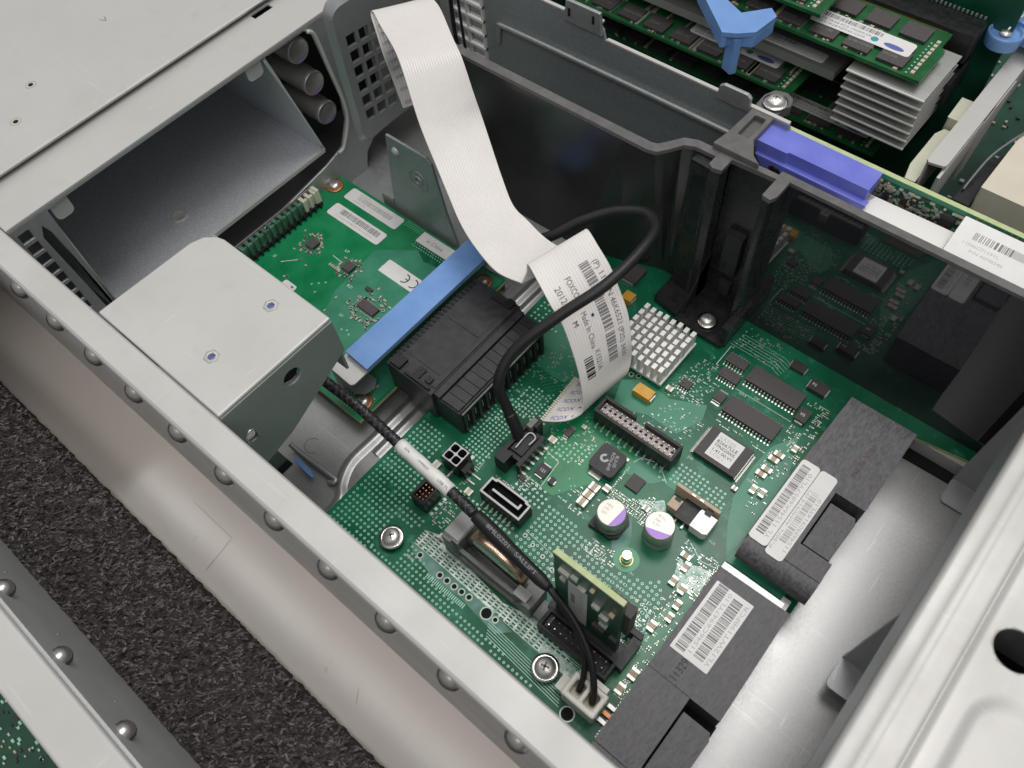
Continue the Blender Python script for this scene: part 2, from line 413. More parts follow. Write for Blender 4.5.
# top left lid, lies above the flange
lid=MB('steel_light'); lid.prism([(73.5,-149.2),(74.6,-148.6),(75.2,-149.2),(75.2,-420),(74.0,-420),(74.0,-150.2)],-200,260,axis=1)
lo=lid.build('top_cover',None,'smooth pale metal cover plate in the upper left with two tiny round holes','cover plate')
for hx,hy in ((-179.1,-42.9),(-166.3,-56.8)):
    b=MB('hole_black','ceramic','steel_light'); b.ring((hx,hy,75.2),1.7,1.95,.06,'ceramic'); b.cyl((hx,hy,75.19),.9,.08,'hole_black',n=16); b.build('round_hole',lo)
b=MB('band'); put_text(b,'>',(-190.5,-7,75.24),X,Y,4,'band'); b.build('pressed_mark',lo)
# drive bay: dark tray seen through the mouth
bay=empty('drive_bay',(-190,-25,13),'dark grey metal bay sunk under the cross flange in the upper left','drive bay')
t=MB('steel_dark')
t.prism([(15.0,-330),(15.0,-131.0),(16.2,-130.4),(16.6,-131),(16.2,-330)],-74,32.5,axis=1)
t.build('bay_floor',bay,bevel=.3)
t=MB('steel_dark')   # leaning right wall with bright cut edge
A=[(-130.2,19.6,69.8),(-130.2,31.6,16.4),(-330,31.6,16.4),(-330,19.6,69.8)]
t.add(A+[(x,y+1.1,z) for x,y,z in A],[(0,1,2,3),(7,6,5,4),(0,4,5,1)],None); t.build('bay_side',bay)
t=MB('steel_dark'); A=[(-130.2,-72.5,69.8),(-130.2,-72.5,16.4),(-330,-72.5,16.4),(-330,-72.5,69.8)]
t.add(A,[(3,2,1,0)],None); t.add([(-330,-72,10),(-330,33,10),(-330,33,71),(-330,-72,71)],[(0,1,2,3)],'steel_dark'); t.build('bay_back',bay)
t=MB('steel_light'); t.box(-131.0,-130.0,-74,32.3,15.2,16.9)
t.tube([(-130.0,19.9,68.5),(-130.0,26,43),(-130.0,31.4,18)],.5,n=6)
t.tube([(-130.0,-72.5,68.5),(-130.0,-72.5,18)],.5,n=6)
t.build('bay_lip',bay)
t=MB('steel_light'); t.prism(rrect(-71,-64.5,62.5,70.8,2),-130.5,-129.8,axis=0); t.build('fold_tab',bay); t=MB('steel_light'); t.prism(rrect(11.5,18.5,63.5,70.8,2),-130.5,-129.8,axis=0); t.build('fold_tab',bay)
t=MB('steel_light'); t.lathe((-149.9,-29.8,16.3),[(3.6,0),(3.4,.5),(2.9,.8),(2.6,.6),(.02,.6)],n=24); t.build('pressed_button',bay)
# capacitors seen through the window
g='round capacitors behind the window in the frame'
for i,(cy,cz,lb) in enumerate(((39.0,57.5,'topmost of three metal capacitors lying behind the frame window'),(41.3,41,'middle of three metal capacitors lying behind the frame window'),(43,25,'lowest of three metal capacitors lying behind the frame window'))):
    e=empty('capacitor',(-150,cy,cz),lb,'capacitor',g)
    t=MB('can'); t.lathe((-160,cy,cz),[(5.1,0),(5.2,18),(4.9,20.5),(5.2,21.5),(5.05,23.2),(4.7,23.6),(4.5,23.3),(.02,23.3)],n=32,axis=0); t.build('can_body',e)
    t=MB('violet'); t.prism([(cy+4.2*math.cos(a),cz+4.2*math.sin(a)) for a in [math.radians(-120+ k*9) for k in range(11)]],-136.68,-136.60,axis=0)
    t.build('colour_mark',e)
bp=MB('pcb_dark'); bp.box(-162,-160,33.5,52,-4,69)
for k in range(24): 
    yy=rnd.uniform(35,50); z=rnd.uniform(5,66); bp.box(-160,-158.6,yy,yy+2,z,z+1.4,rnd.choice(('ceramic','solder','chip')))
bp.build('power_board',None,'dark green board standing behind the capacitors in the frame window','circuit board')

# corner box (pale folded bracket)
cb=empty('corner_box',(-50,-66,40),'large pale sheet metal box standing in the left corner beside the side wall','metal box')
t=MB('steel_light')
t.prism([(-77.6,-85.9),(-77.0,-53),(-75.6,-48.8),(-72.5,-46.2),(-69.5,-45.4),(-22.2,-45.6),(-22.2,-85.9)],70.8,72.3)
to=t.build('box_top',cb,bevel=.5)
c=MB()
for hx,hy in ((-38.7,-75.0),(-38.9,-53.2)): c.cyl((hx,hy,60),1.15,20,n=18)
cut(to,c)
t=MB('steel_light')
for hx,hy in ((-38.7,-75.0),(-38.9,-53.2)): t.ring((hx,hy,72.3),1.2,2.3,.12,n=6)
t.build('nut_ring',cb)
t=MB('ink_blue')
for hx,hy in ((-38.7,-75.0),(-38.9,-53.2)): t.cyl((hx,hy,70),1.12,1.6,n=18)
t.build('nut_thread',cb)
t=MB('steel_shaded'); t.prism([(-85.9,70.8),(-45.6,70.8),(-45.2,56),(-71,42.5),(-82.5,39.5),(-85.9,39)],-23.4,-22.0,axis=0)
fo=t.build('box_front',cb,bevel=.3)
c=MB(); c.cyl((-40,-63.3,63.6),2.9,30,n=28,axis=0); c.prism(rrect(-83.2,-80.2,53.0,57.5,1.2),-40,-10,axis=0); cut(fo,c)
t=MB('chrome')
t.tube([(-21.9,-83.5,53),(-21.9,-83.5,57),(-21.9,-81.7,58.2),(-21.9,-79.9,57),(-21.9,-79.9,53)],.28,n=6)
t.build('slot_rim',cb)
t=MB('hole_black'); t.cyl((-30,-63.3,63.6),3.4,6,n=24,axis=0); t.build('hole_dark_plug',cb)  # added black plug, paints the shade inside the round hole
t=MB('steel_shaded'); t.box(-76,-23.4,-46.6,-45.6,45,70.8); t.box(-77,-76,-85,-50,40,70.8); t.build('box_side',cb,bevel=.3)
# floor hook and blue tip under the corner box
t=MB('steel_grey'); t.tube([(-49,-67.2,-5),(-43,-67.2,-5.6),(-30,-66.4,-6),(-26.5,-66.2,-6.3),(-26.2,-67.5,-6.6),(-28,-68.3,-7)],.95,n=10)
t.build('hook_spring',None,'bent grey wire hook lying on the metal floor below the corner box','wire hook')
t=MB('blue'); t.prism([(-43,-69.2),(-36,-69.4),(-32.6,-70.6),(-33,-71.4),(-40,-71.2),(-43,-70.8)],-6,-4.6)
t.build('release_tip',None,'small pointed blue plastic tip beside the wire hook','plastic tip')
# round-holed bracket plate standing by the left board
br=empty('holed_bracket',(-78,37,-8),'upright grey-green metal plate with a threaded round hole behind the ribbon cable','bracket')
t=MB('steel_teal'); t.prism([(42.5,-90.8),(42.7,-69.5),(40.5,-67.2),(17,-63.7),(-3,-59.5),(-8,-58),(-8,-98),(3,-96),(17,-94.5)],36.4,37.6,axis=1)
bo=t.build('bracket_plate',br,bevel=.25)
c=MB(); c.cyl((-76.5,30,27.0),1.5,20,n=20,axis=1); cut(bo,c)
t=MB('steel_teal'); 
for r0,r1,hh in ((4.6,5.0,.25),(1.5,2.4,.5)):
    K=26; P=[]
    for r,yv in ((r0,36.4),(r0,36.4-hh),(r1,36.4-hh),(r1,36.4)):
        P+=[(-76.5+r*math.sin(2*PI*i/K),yv,27+r*math.cos(2*PI*i/K)) for i in range(K)]
    t.add(P,[(k*K+i,k*K+(i+1)%K,(k+1)*K+(i+1)%K,(k+1)*K+i) for k in range(3) for i in range(K)],None,True)
t.lathe((-86.7,36.4,36.4),[(.02,-1.2),(1.2,-1.0),(1.8,-.2),(1.9,0)],'steel_light',n=16,axis=1)
t.build('pressed_ring',br)
t=MB('steel_grey'); t.box(-140,-34,35.6,64,-8,-6.4); t.box(-140,-34,35.2,36.6,-8,-3.4); t.box(-104,-97,36.6,52,-6.4,4)
t.build('bracket_foot',br,bevel=.3)

# ================================================================== MAIN BOARD
occ=[]
def free(x,y,r=.8):
    for a,b,c_,d in occ:
        if a-r<x<b+r and c_-r<y<d+r: return False
    return True
def inpoly(x,y,P):
    k=False; n=len(P); j=n-1
    for i in range(n):
        if (P[i][1]>y)!=(P[j][1]>y) and x<(P[j][0]-P[i][0])*(y-P[i][1])/(P[j][1]-P[i][1])+P[i][0]: k=not k
        j=i
    return k
board=empty('main_board',(40,0,-1.6),'large green main circuit board covered in rows of small silver dots, chips and connectors','circuit board')
pb=MB('pcb','pcb_edge')
pb.prism([(-16.5,-90),(-16.5,70),(-14,77),(140,76),(140,71.5),(121,68.5),(119,-92)],-1.6,0,'pcb_edge',top='pcb')
ZL=.03; _tz=[0]
_zc=[0]
def zone(mb,poly,m):
    _zc[0]+=1; z=.008+.0025*(_zc[0]%16)
    ar=sum(poly[i][0]*poly[(i+1)%len(poly)][1]-poly[(i+1)%len(poly)][0]*poly[i][1] for i in range(len(poly)))
    if ar<0: poly=poly[::-1]
    mb.add([(x,y,z) for x,y in poly],[tuple(range(len(poly)))],m)
# copper areas that read lighter
zone(pb,[(20,3),(46,8),(54,3),(53,-3),(47,-9),(46,-14),(39,-25),(35,-25),(31,-22),(28,-15),(21,-2)],'pcb_bright')
zone(pb,[(2,12),(14,12),(22,20),(20,30),(12,40),(-2,38),(-6,26)],'pcb_light')
zone(pb,[(34,15),(46,20),(58,20),(62,30),(60,36),(48,30),(36,31),(30,26)],'pcb_light')
zone(pb,[(86,36),(91,45),(96,30),(96,-8),(90,2),(86,12),(85,26)],'pcb_light')
zone(pb,[(53,-3),(62,-1),(66,4),(63,6),(52,5)],'pcb_light')
zone(pb,[(94,-20),(96,-20),(96,-62),(90,-62),(88,-45),(90,-30)],'pcb_bright')
zone(pb,[(66,2),(70,2),(68,8),(64,9),(62,4)],'pcb_light')
# pale bare strip with plated features near the side wall
pale=[(14,-61),(22,-58),(30,-61),(50,-63),(62,-60),(76,-63),(84,-66),(80,-68),(60,-67.5),(42,-67),(24,-66.5),(14,-66.5)]
zone(pb,pale,'pcb_white')
zone(pb,[(13,-66.5),(24,-66.6),(50,-67.3),(58,-68),(54,-72),(40,-70.5),(26,-71),(16,-69)],'pcb_dusty')
zone(pb,[(62,-8),(70,-12),(72,-6),(69,-3),(66,-6)],'flux'); zone(pb,[(64,-14),(68,-20),(70,-25),(66,-28),(63,-24)],'pcb_dusty')
zone(pb,[(84,-16),(95,-14),(95,-22),(90,-26),(86,-22)],'flux')
zone(pb,[(84.5,-9),(88,-10),(92,-14),(86,-17),(82,-14)],'pcb_dusty')
_vset=set()
def via(x,y,r=.5,hole=.2,m='via'):
    if r>.45:
        k=[(round(x/1.3)+a,round(y/1.3)+c_) for a in (0,) for c_ in (0,)][0]
        if k in _vset: return
        _vset.add(k)
    a=[(x+r*math.cos(i*PI/3+.3),y+r*math.sin(i*PI/3+.3),ZL*2) for i in range(6)]
    pb.add(a,[tuple(range(6))],m)
    if hole:
        a=[(x+hole*math.cos(i*PI/2+.3),y+hole*math.sin(i*PI/2+.3),ZL*3) for i in range(4)]
        pb.add(a,[(0,1,2,3)],'via_hole')
# footprints of the larger parts (x0,x1,y0,y1), kept free of dots and small parts
for r_ in [(63,86,49,62),(64,86,34,46),(53,64,53,62),(55,65,46,55),(59,64.5,36,44),(65,84.5,15,31),(19,44.5,30,55),(32,65,4,15),
           (41,52,-10,1),(54.5,61.5,-8.5,0),(54,65.5,-27,-15),(70,80,-21,-9),(35.5,45,21,29),(28,34,-24,-16),(19,39,-41.5,-34),
           (3,10.5,-41,-33),(4,11,-57,-48.5),(14,26,-30,-8),(22,60,-62,-49),(61,92,-62,-50),(80,95,-76,-64),(68,88,-8,3),
           (3,13,-75,-65),(68,78,-75,-65),(68,75,-30,-23),(97,125,-90,62),(18,52,56,80),(-36,2,-29,26),(47,51,-22,-13),(8,14,53,60),(1,10,62,73),(72,91,64,74),(84,91,48,57)]: occ.append(r_)
def field(poly,p,r=.5,hole=.2,drop=.04,m='via',avoid=True):
    x0=min(q[0] for q in poly);x1=max(q[0] for q in poly);y0=min(q[1] for q in poly);y1=max(q[1] for q in poly)
    x=x0+p/2
    while x<x1:
        y=y0+p/2
        while y<y1:
            if inpoly(x,y,poly) and (not avoid or free(x,y,.5)) and rnd.random()>drop: via(x,y,r,hole,m)
            y+=p
        x+=p
E0='via'
fields=[([(-15.5,-86),(-15.5,-30),(-4,-30),(-2,-44),(6,-48),(12,-60),(10,-66),(-2,-86)],1.85,.50,.24),
 ([(-2,-86),(10,-66),(14,-66),(30,-72.5),(62,-75),(95,-80),(95,-88),(0,-88)],1.75,.46,.22),
 ([(38,-44),(38,-36),(41,-28),(52,-27),(54,-30),(66,-31),(66,-47),(45,-50)],1.85,.53,.30),
 ([(22,-47),(22,-42),(38,-42),(38,-47)],1.9,.55,.24),
 ([(66,-33),(75,-32),(84,-26),(88,-30),(86,-46),(80,-50),(66,-47)],1.85,.52,.29),
 ([(2,-31),(13,-32),(14,-10),(14,6),(6,4),(2,-16)],1.55,.46,.17),
 ([(14,-8),(20,-7),(19,4),(14,6)],1.6,.42,.0),
 ([(-15,27),(-15,48),(-2,50),(0,27)],2.0,.5,.0),
 ([(62,2),(66,13),(84,13),(86,4),(78,4),(66,3)],1.7,.47,.22),
 ([(11,-47),(11,-43),(22,-43),(22,-48)],1.9,.5,0),
 ([(44,57),(44,70),(54,72),(54,57)],2.2,.35,0),
 ([(36,31),(46,30),(58,35),(58,46),(46,46),(46,34)],2.4,.3,0), ([(22,-20),(22,-9),(34,-4),(40,0),(40,-10),(28,-16)],1.8,.42,.15), ([(60,-48),(84,-50),(90,-46),(88,-36),(84,-33),(66,-33)],1.85,.5,.2),
 ([(24,-25),(27,-34),(38,-33),(40,-26),(34,-25)],1.9,.5,.2)]
for P_,p_,r_,h_ in fields: field(P_,p_,r_,h_)
# rows of fine plated slots in the pale strip
def in_pale(x,y): return inpoly(x,y,pale)
for i in range(36):
    for j in range(7):
        x=14+i*2.0; y=-67.2+j*1.05+.0
        if in_pale(x,y) and in_pale(x+1.2,y+.4) and free(x,y,.2):
            pb.add([(x,y,ZL*2),(x+1.35,y,ZL*2),(x+1.35,y+.5,ZL*2),(x,y+.5,ZL*2)],[(0,1,2,3)],rnd.choice(('pcb_dark','pcb_dark','via_hole')))
def hole(x,y,r,rim=.5,m='solder_soft'):
    a=[(x+(r+rim)*math.cos(i*PI/9),y+(r+rim)*math.sin(i*PI/9),ZL*3) for i in range(18)]; pb.add(a,[tuple(range(18))],m)
    a=[(x+r*math.cos(i*PI/9),y+r*math.sin(i*PI/9),ZL*4) for i in range(18)]; pb.add(a,[tuple(range(18))],'hole_black')
for x,y,r in [(18.7,-68.3,.75),(28.3,-69.1,.8),(31.3,-69,.8),(34.4,-68.9,.8),(37.4,-68.7,.8),(40.4,-68.5,.8),(48.0,-68.8,1.7),(51.5,-68.6,.7),(85.7,-75.9,1.9),
              (41,-41.5,.35),(45,-42.5,.35),(50,-43.5,.35),(55,-45,.35),(60,-47,.35),(34,31,.6),(31.5,30,.6),(62,48.5,.4),(60.5,50,.4)]: hole(x,y,r,.45)
for i in range(22):   # comb of fine lines
    x=25+i*.75; pb.add([(x,-72.6,ZL*3),(x+.35,-72.6,ZL*3),(x+.35,-70.9,ZL*3),(x,-70.9,ZL*3)],[(0,1,2,3)],'via')
# fine traces
def traces(x0,y0,dx,dy,n,sx,sy,w=.22,m='trace',bend=None):
    for i in range(n):
        p=[Vector((x0+sx*i,y0+sy*i,0)),Vector((x0+sx*i+dx,y0+sy*i+dy,0))]
        if bend: p.append(p[-1]+Vector((bend[0],bend[1],0)))
        for a,b in zip(p,p[1:]):
            _tz[0]+=1; zt=.051+.00012*(_tz[0]%60)
            d=(b-a).normalized(); q=Vector((-d.y,d.x,0))*w/2
            pb.add([tuple(a+q+Vector((0,0,zt))),tuple(a-q+Vector((0,0,zt))),tuple(b-q+Vector((0,0,zt))),tuple(b+q+Vector((0,0,zt)))],[(0,1,2,3)],m)
traces(52,63.5,17,0,6,.4,1.25,.16,'via',bend=(4,-1.5)); traces(44,40,8,4,8,.5,-.9,.2); traces(-13,52,20,0,8,0,1.4,.25)
traces(60,-62,28,0,5,.6,-.7,.2,'via'); traces(50,-70,30,-2,6,.5,-.8,.18,'via'); traces(18,8,10,8,8,1.3,-.6,.18)
traces(36,30,10,9,6,1.2,-.8,.2,'trace'); traces(3,8,11,14,7,1.5,-.4,.2,'trace'); traces(86,30,0,-26,4,.8,0,.2,'trace'); traces(92,-24,0,-30,4,.9,0,.25,'trace')
def silkpath(pts,w=.22):
    for a,b in zip(pts,pts[1:]):
        a=Vector((*a,ZL*3)); b=Vector((*b,ZL*3)); d=(b-a)
        if d.length<1e-6: continue
        q=Vector((-d.y,d.x,0)).normalized()*w/2; pb.add([tuple(a+q),tuple(a-q),tuple(b-q),tuple(b+q)],[(0,1,2,3)],'silk')
silkpath([(66,2.5),(60,7),(54,5),(53,2)]); silkpath([(87,-17),(93,-15),(96,-18)],.3); silkpath([(84,-10),(90,-13),(95,-12)],.3)
silkpath([(40,-40),(52,-41),(60,-46)],.15); silkpath([(53,62.6),(53,52.5),(54,52.5)]); silkpath([(64,48),(86,48.2)],.15)
silkpath([(34,-26),(33,-14),(26,-13)],.2); silkpath([(84,-36),(88,-38),(89,-42),(87,-45)],.2)
for st,x,y,sz in (('U13',66,47,1.1),('C41',71,48.6,.9),('R7',45,3,.9),('L3',41,2,1.0),('J10',66,14.8,1.1),('C8',55,-12,.9),('R102',30,-12,.9),('D6',12,-28,.9),('J4',12,-50,1.2),('C55',86,20,.9),('XU2',88,-6,.9),('MH4',15,-71.6,1.2),('CR1',74,-30.5,.9),('C71',89,-48,.9)):
    put_text(pb,st,(x,y,ZL*3),X,Y,sz,'silk')
# tiny parts in loose clusters (beyond counting): one mesh
tiny=MB('solder','ceramic','chip','ceramic_pale','solder_soft')
def smd(mb,x,y,l,w,h,rot,body='ceramic'):
    if rot: 
        mb.box(x-w/2,x+w/2,y-l/2,y-l/2+l*.26,0.03,h,'solder'); mb.box(x-w/2,x+w/2,y+l/2-l*.26,y+l/2,0.03,h,'solder'); mb.box(x-w/2+.03,x+w/2-.03,y-l*.24,y+l*.24,0.03,h-.03,body)
    else:
        mb.box(x-l/2,x-l/2+l*.26,y-w/2,y+w/2,0.03,h,'solder'); mb.box(x+l/2-l*.26,x+l/2,y-w/2,y+w/2,0.03,h,'solder'); mb.box(x-l*.24,x+l*.24,y-w/2+.03,y+w/2-.03,0.03,h-.03,body)
_used=set()
def cluster(poly,n,lo=.7,hi=1.2,pads=.35,seed=1):
    r=random.Random(seed); n=int(n*1.35)
    x0=min(q[0] for q in poly);x1=max(q[0] for q in poly);y0=min(q[1] for q in poly);y1=max(q[1] for q in poly)
    k=0;t=0
    while k<n and t<n*12:
        t+=1; x=r.uniform(x0,x1);y=r.uniform(y0,y1)
        kx,ky=round(x/1.0),round(y/.92); x=kx*1.0; y=ky*.92
        if (kx,ky) in _used or not inpoly(x,y,poly) or not free(x,y,.7): continue
        _used.add((kx,ky))
        k+=1
        if r.random()<pads:
            for q in range(r.choice((1,2,2))):
                a=.2; xx=x+q*.5-.25; 
                if free(xx,y,.3): tiny.box(xx-a,xx+a,y-a,y+a,.03,.12,r.choice(('solder','solder_soft')))
        else:
            l=min(.95,r.uniform(lo,hi)*.92); smd(tiny,x,y,l,l*.52,l*.38,r.random()<.5,r.choice(('ceramic','ceramic_pale','chip','chip','ceramic')))
cluster([(52,-9),(54,-10),(62,-9),(66,-4),(72,-9),(70,-15),(64,-16),(60,-14),(54,-15)],115,.55,1.0,.3,2)
cluster([(50,-1),(54,0),(54,-9),(51,-12)],26,.6,1.0,.4,3)
cluster([(83,-10),(96,-9),(96,-26),(88,-22),(82,-16)],60,.7,1.2,.4,4)
cluster([(88,-26),(96,-26),(96,-62),(90,-64),(86,-40)],60,.7,1.2,.3,5)
cluster([(20,-33),(28,-32),(34,-26),(34,-24),(20,-24)],30,.6,1.0,.5,6)
cluster([(-2,5),(16,8),(20,28),(12,45),(0,40)],80,.6,1.0,.55,7)
cluster([(86,60),(96,60),(96,10),(90,12),(86,30)],60,.7,1.3,.35,8)
cluster([(66,-24),(72,-31),(66,-34),(58,-34),(58,-29)],34,.6,1.0,.5,9)
cluster([(80,-36),(88,-34),(88,-50),(84,-50)],30,.6,1.0,.5,10)
cluster([(12,-48),(18,-47),(20,-58),(12,-58)],28,.6,1.1,.5,11)
cluster([(2,-48),(2,-30),(14,-44),(13,-30)],30,.6,1.0,.5,12)
cluster([(44,30),(58,34),(62,60),(52,60),(48,50)],60,.5,.9,.6,13)
cluster([(34,14),(62,15),(64,30),(50,30),(46,20)],40,.5,.9,.6,14)
cluster([(20,-8),(40,-12),(40,2),(28,8),(18,4)],50,.6,1.0,.5,15)
cluster([(22,-64),(60,-63),(60,-61),(22,-60)],20,.6,1.0,.5,16)
cluster([(66,36),(64,34),(86,34),(86,31),(66,31)],14,.6,.9,.5,17)
cluster([(84,60),(86,48),(90,40),(96,60)],20,.6,1.1,.5,18)
cluster([(-10,-26),(-4,-28),(14,-6),(-2,6)],20,.5,.9,.6,19)
cluster([(40,-16),(52,-16),(54,-26),(40,-24)],22,.6,1,.6,20)
cluster([(90,-64),(97,-58),(97,-76),(92,-76)],20,.8,1.4,.3,21)
cluster([(56,60),(86,63),(86,74),(54,74)],40,.6,1.0,.5,22)
tiny.build('tiny_component',board,kind='stuff')
pbo=pb.build('board_sheet',board)

# chips with gull-wing leads
def lead_row(parent,pts,dirv,h,wl=.42,out=1.5,name='lead_row'):
    mb=MB('solder'); d=Vector(dirv); q=Vector((-d.y,d.x,0))*wl/2
    for p in pts:
        p=Vector(p)
        prof=[(0,h*.55),(out*.35,h*.55),(out*.55,.18),(out,.12)]
        lo=[(0,h*.42),(out*.28,h*.42),(out*.48,.04),(out,.02)]
        for (a0,z0),(a1,z1),(b0,y0),(b1,y1) in zip(prof,prof[1:],lo,lo[1:]):
            vs=[]
            for a,z in ((a0,z0),(a1,z1),(b1,y1),(b0,y0)):
                for s_ in (-1,1): vs.append((p.x+d.x*a+q.x*s_,p.y+d.y*a+q.y*s_,z))
            mb.add(vs,[(0,1,3,2),(2,3,5,4),(4,5,7,6),(6,7,1,0)])
    return mb.build(name,parent)
def soic(x0,x1,y0,y1,h,n,name='memory_chip',label=None,sides='ns',marks=(),top='chip_top',wl=.42,out=1.4,dot=True):
    m=MB('chip',top); m.prism([(x0,y0),(x1,y0),(x1,y1),(x0,y1)],.12,h,'chip',top=top)
    if dot: m.cyl((x0+1.2,y0+1.2,h),.45,.02,'chip',n=14)
    for st,a,b,sz,col in marks: put_text(m,st,(x0+a,y0+b,h+.03),X,Y,sz,col)
    o=m.build(name,board,label,bevel=.12)
    L=(x1-x0); p=(L-.9)/(n-1) if n>1 else 0
    if 's' in sides: lead_row(o,[(x0+.45+p*i,y0,0) for i in range(n)],(0,-1,0),h,wl,out)
    if 'n' in sides: lead_row(o,[(x0+.45+p*i,y1,0) for i in range(n)],(0,1,0),h,wl,out)
    return o
soic(64.8,85.2,52.2,59.4,2.3,16,marks=(('18F4685',10,3.2,1.2,'ink_brown'),),label='long black chip nearest the black divider',wl=.55)
soic(65.0,85.0,36.6,43.8,2.3,16,label='long black chip second from the divider',wl=.55)
soic(54.6,62.6,55.2,59.2,1.6,7,name='logic_chip',label='small black chip nearest the divider post')
soic(56.0,63.6,48.4,52.6,1.6,7,name='logic_chip',label='small black chip left of the long chips')
soic(59.9,63.6,39.2,43.2,1.4,7,name='logic_chip',wl=.3,label='tiny black chip beside the second long chip')
soic(47.5,51.5,36.5,40,1.4,4,name='logic_chip',wl=.35,label='tiny black eight legged chip right of the white heatsink')
soic(27.5,30,-4.6,-1.2,1.1,4,name='logic_chip',wl=.3,label='tiny black chip under the ribbon cable end')
# square processor with label
q=MB('chip'); q.prism([(66.6,16.9),(82.6,16.9),(82.6,29.4),(66.6,29.4)],.15,2.5,'chip',top='chip_top'); q.cyl((80.8,18.4,2.5),.8,.02,'chip',n=18)
qo=q.build('processor_chip',board,'large rectangular black chip with a white printed label',bevel=.15)
for y0,dr in ((0,0),):
    mb=lead_row(qo,[(66.6,17.3+i*.5,0) for i in range(24)],(-1,0,0),2.0,.3,1.3); lead_row(qo,[(82.6,17.3+i*.5,0) for i in range(24)],(1,0,0),2.0,.3,1.3)
sticker(qo,(70.0,18.5,2.5),X,Y,9.6,10.2,[('t',.9,7.9,1.25,'LS220','ink_light',6.0),('t',.7,6.1,1.35,'82667LLE','ink',8.0),('t',.7,4.3,1.35,'TPN02000S','ink',8.0),('t',.9,2.5,1.3,'1.41.00.V1','ink',7.6),('t',1.2,.9,1.1,'LCV.1','ink_light',5)],r=.2)
# quad flat no-lead
q=MB('chip'); q.prism([(55.6,-7.0),(60.6,-7.0),(60.6,-1.6),(55.6,-1.6)],.05,1.0,'chip',top='chip_top'); q.build('controller_chip',board,bevel=.1)
# power inductor
q=MB('blk_dull'); q.prism(rrect(41.8,51.6,-9.6,.6,1.5),.6,4.2); 
io=q.build('power_inductor',board,'black square inductor with rounded corners and a ring mark',bevel=.6,seg=3)
q=MB('ink_light')
K=22; P_=[math.radians(40+ i*280/K) for i in range(K+1)]; cx,cy=45.4,-4.6
# ring mark, open to one side
for a,b in zip(P_,P_[1:]):
    q.add([(cx+r*math.cos(t+.9),cy+r*math.sin(t+.9),4.26) for r,t in ((.75,a),(1.6,a),(1.6,b),(.75,b))],[(0,1,2,3)],'ink_light')
put_text(q,'RON-6H0',(46.2,-1.2,4.26),(.32,-1,0),(1,.32,0),1.15,'ink_light'); put_text(q,'8L0-05',(47.9,-1.4,4.26),(.32,-1,0),(1,.32,0),1.15,'ink_light')
q.build('printed_mark',io)
q=MB('solder'); q.box(43.4,48,-11.2,-9.6,.05,.7); q.box(46.6,51.4,.6,1.6,.05,.8); q.build('solder_tab',io)
# can capacitors
def can(cx,cy,h,r,label,ang,txt,base=True):
    e=empty('electrolytic_capacitor',(cx,cy,0),None,None); e.parent=board; e.location=Vector((cx-40,cy,1.6))*S; tag(e,label)
    if base: b=MB('blk'); b.prism([(cx-r,cy-r),(cx+r*.6,cy-r),(cx+r,cy-r*.6),(cx+r,cy+r*.6),(cx+r*.6,cy+r),(cx-r,cy+r)],.1,1.6); b.build('capacitor_base',e,bevel=.2)
    b=MB('can'); R_=r*.93; b.lathe((cx,cy,0),[(R_*.96,.1 if not base else 1.6),(R_,2.0),(R_,h*.30),(R_*.93,h*.34),(R_,h*.39),(R_,h-.5),(R_*.96,h-.12),(R_*.90,h),(R_*.86,h-.02)],n=40)
    b.build('can_body',e)
    b=MB('can_top'); b.cyl((cx,cy,h-.4),R_*.92,.42,'can_top',n=40)
    A=[math.radians(ang-62+i*124/16) for i in range(17)]
    b.add([(cx+R_*.92*math.cos(t),cy+R_*.92*math.sin(t),h+.05) for t in A],[tuple(range(17))],'violet')
    t=math.radians(ang+180)
    for i,st in enumerate(txt): put_text(b,st,(cx-math.cos(math.radians(ang))*1.0-2.0,cy-math.sin(math.radians(ang))*1.0+1.0-i*1.5,h+.06),X,Y,.95,'ink_light')
    b.build('can_top',e)
can(60.0,-20.6,9.2,5.25,'metal can capacitor with violet mark, left one of the pair',-5,('N9C','270','16V'))
can(74.6,-15.0,10.6,5.3,'metal can capacitor with violet mark, right one of the pair',-72,('9CN','560','6.3V'),False)
# tantalum, resistor blocks
def block(x0,x1,y0,y1,h,m,name,label=None,tabs='x',txt=None,txc='ink'):
    b=MB(m); b.box(x0,x1,y0,y1,.15,h); 
    if txt: put_text(b,txt,(x0+.8,(y0+y1)/2-.6,h+.03),X,Y,1.2,txc)
    o=b.build(name,board,label,bevel=.15)
    t=MB('solder'); 
    if tabs=='x': t.box(x0-.5,x0+.2,y0+.5,y1-.5,.04,h*.6); t.box(x1-.2,x1+.5,y0+.5,y1-.5,.04,h*.6)
    else: t.box(x0+.5,x1-.5,y0-.5,y0+.2,.04,h*.6); t.box(x0+.5,x1-.5,y1-.2,y1+.5,.04,h*.6)
    t.build('end_tab',o); return o
block(36.8,43.6,23.4,27.6,3.2,'yellow','tantalum_capacitor','yellow block capacitor between header and heatsink')
block(8.8,13.0,54.2,58.4,3.2,'yellow','tantalum_capacitor','yellow block capacitor left of the heatsink')
block(2.2,8.8,63,71.5,2.2,'chip_top','driver_chip','dark square chip left of the divider foot',tabs='y')
o=block(29,33,-22.4,-17.8,1.2,'chip','sense_resistor','small black resistor block with pale print',tabs='y',txt='121',txc='label')
block(35,36.8,-22.5,-20.0,1.4,'chip','diode',tabs='x')
block(26,28.6,-27.4,-25.8,1.2,'chip','diode',tabs='x')
block(74.2,79.6,66.8,70.6,1.8,'chip','diode','small dark block at the foot of the divider',tabs='x')
o=block(83.4,90.0,62.6,67.2,2.4,'chip','diode','black block with white print near the large black cover',tabs='x',txt='P5',txc='label')
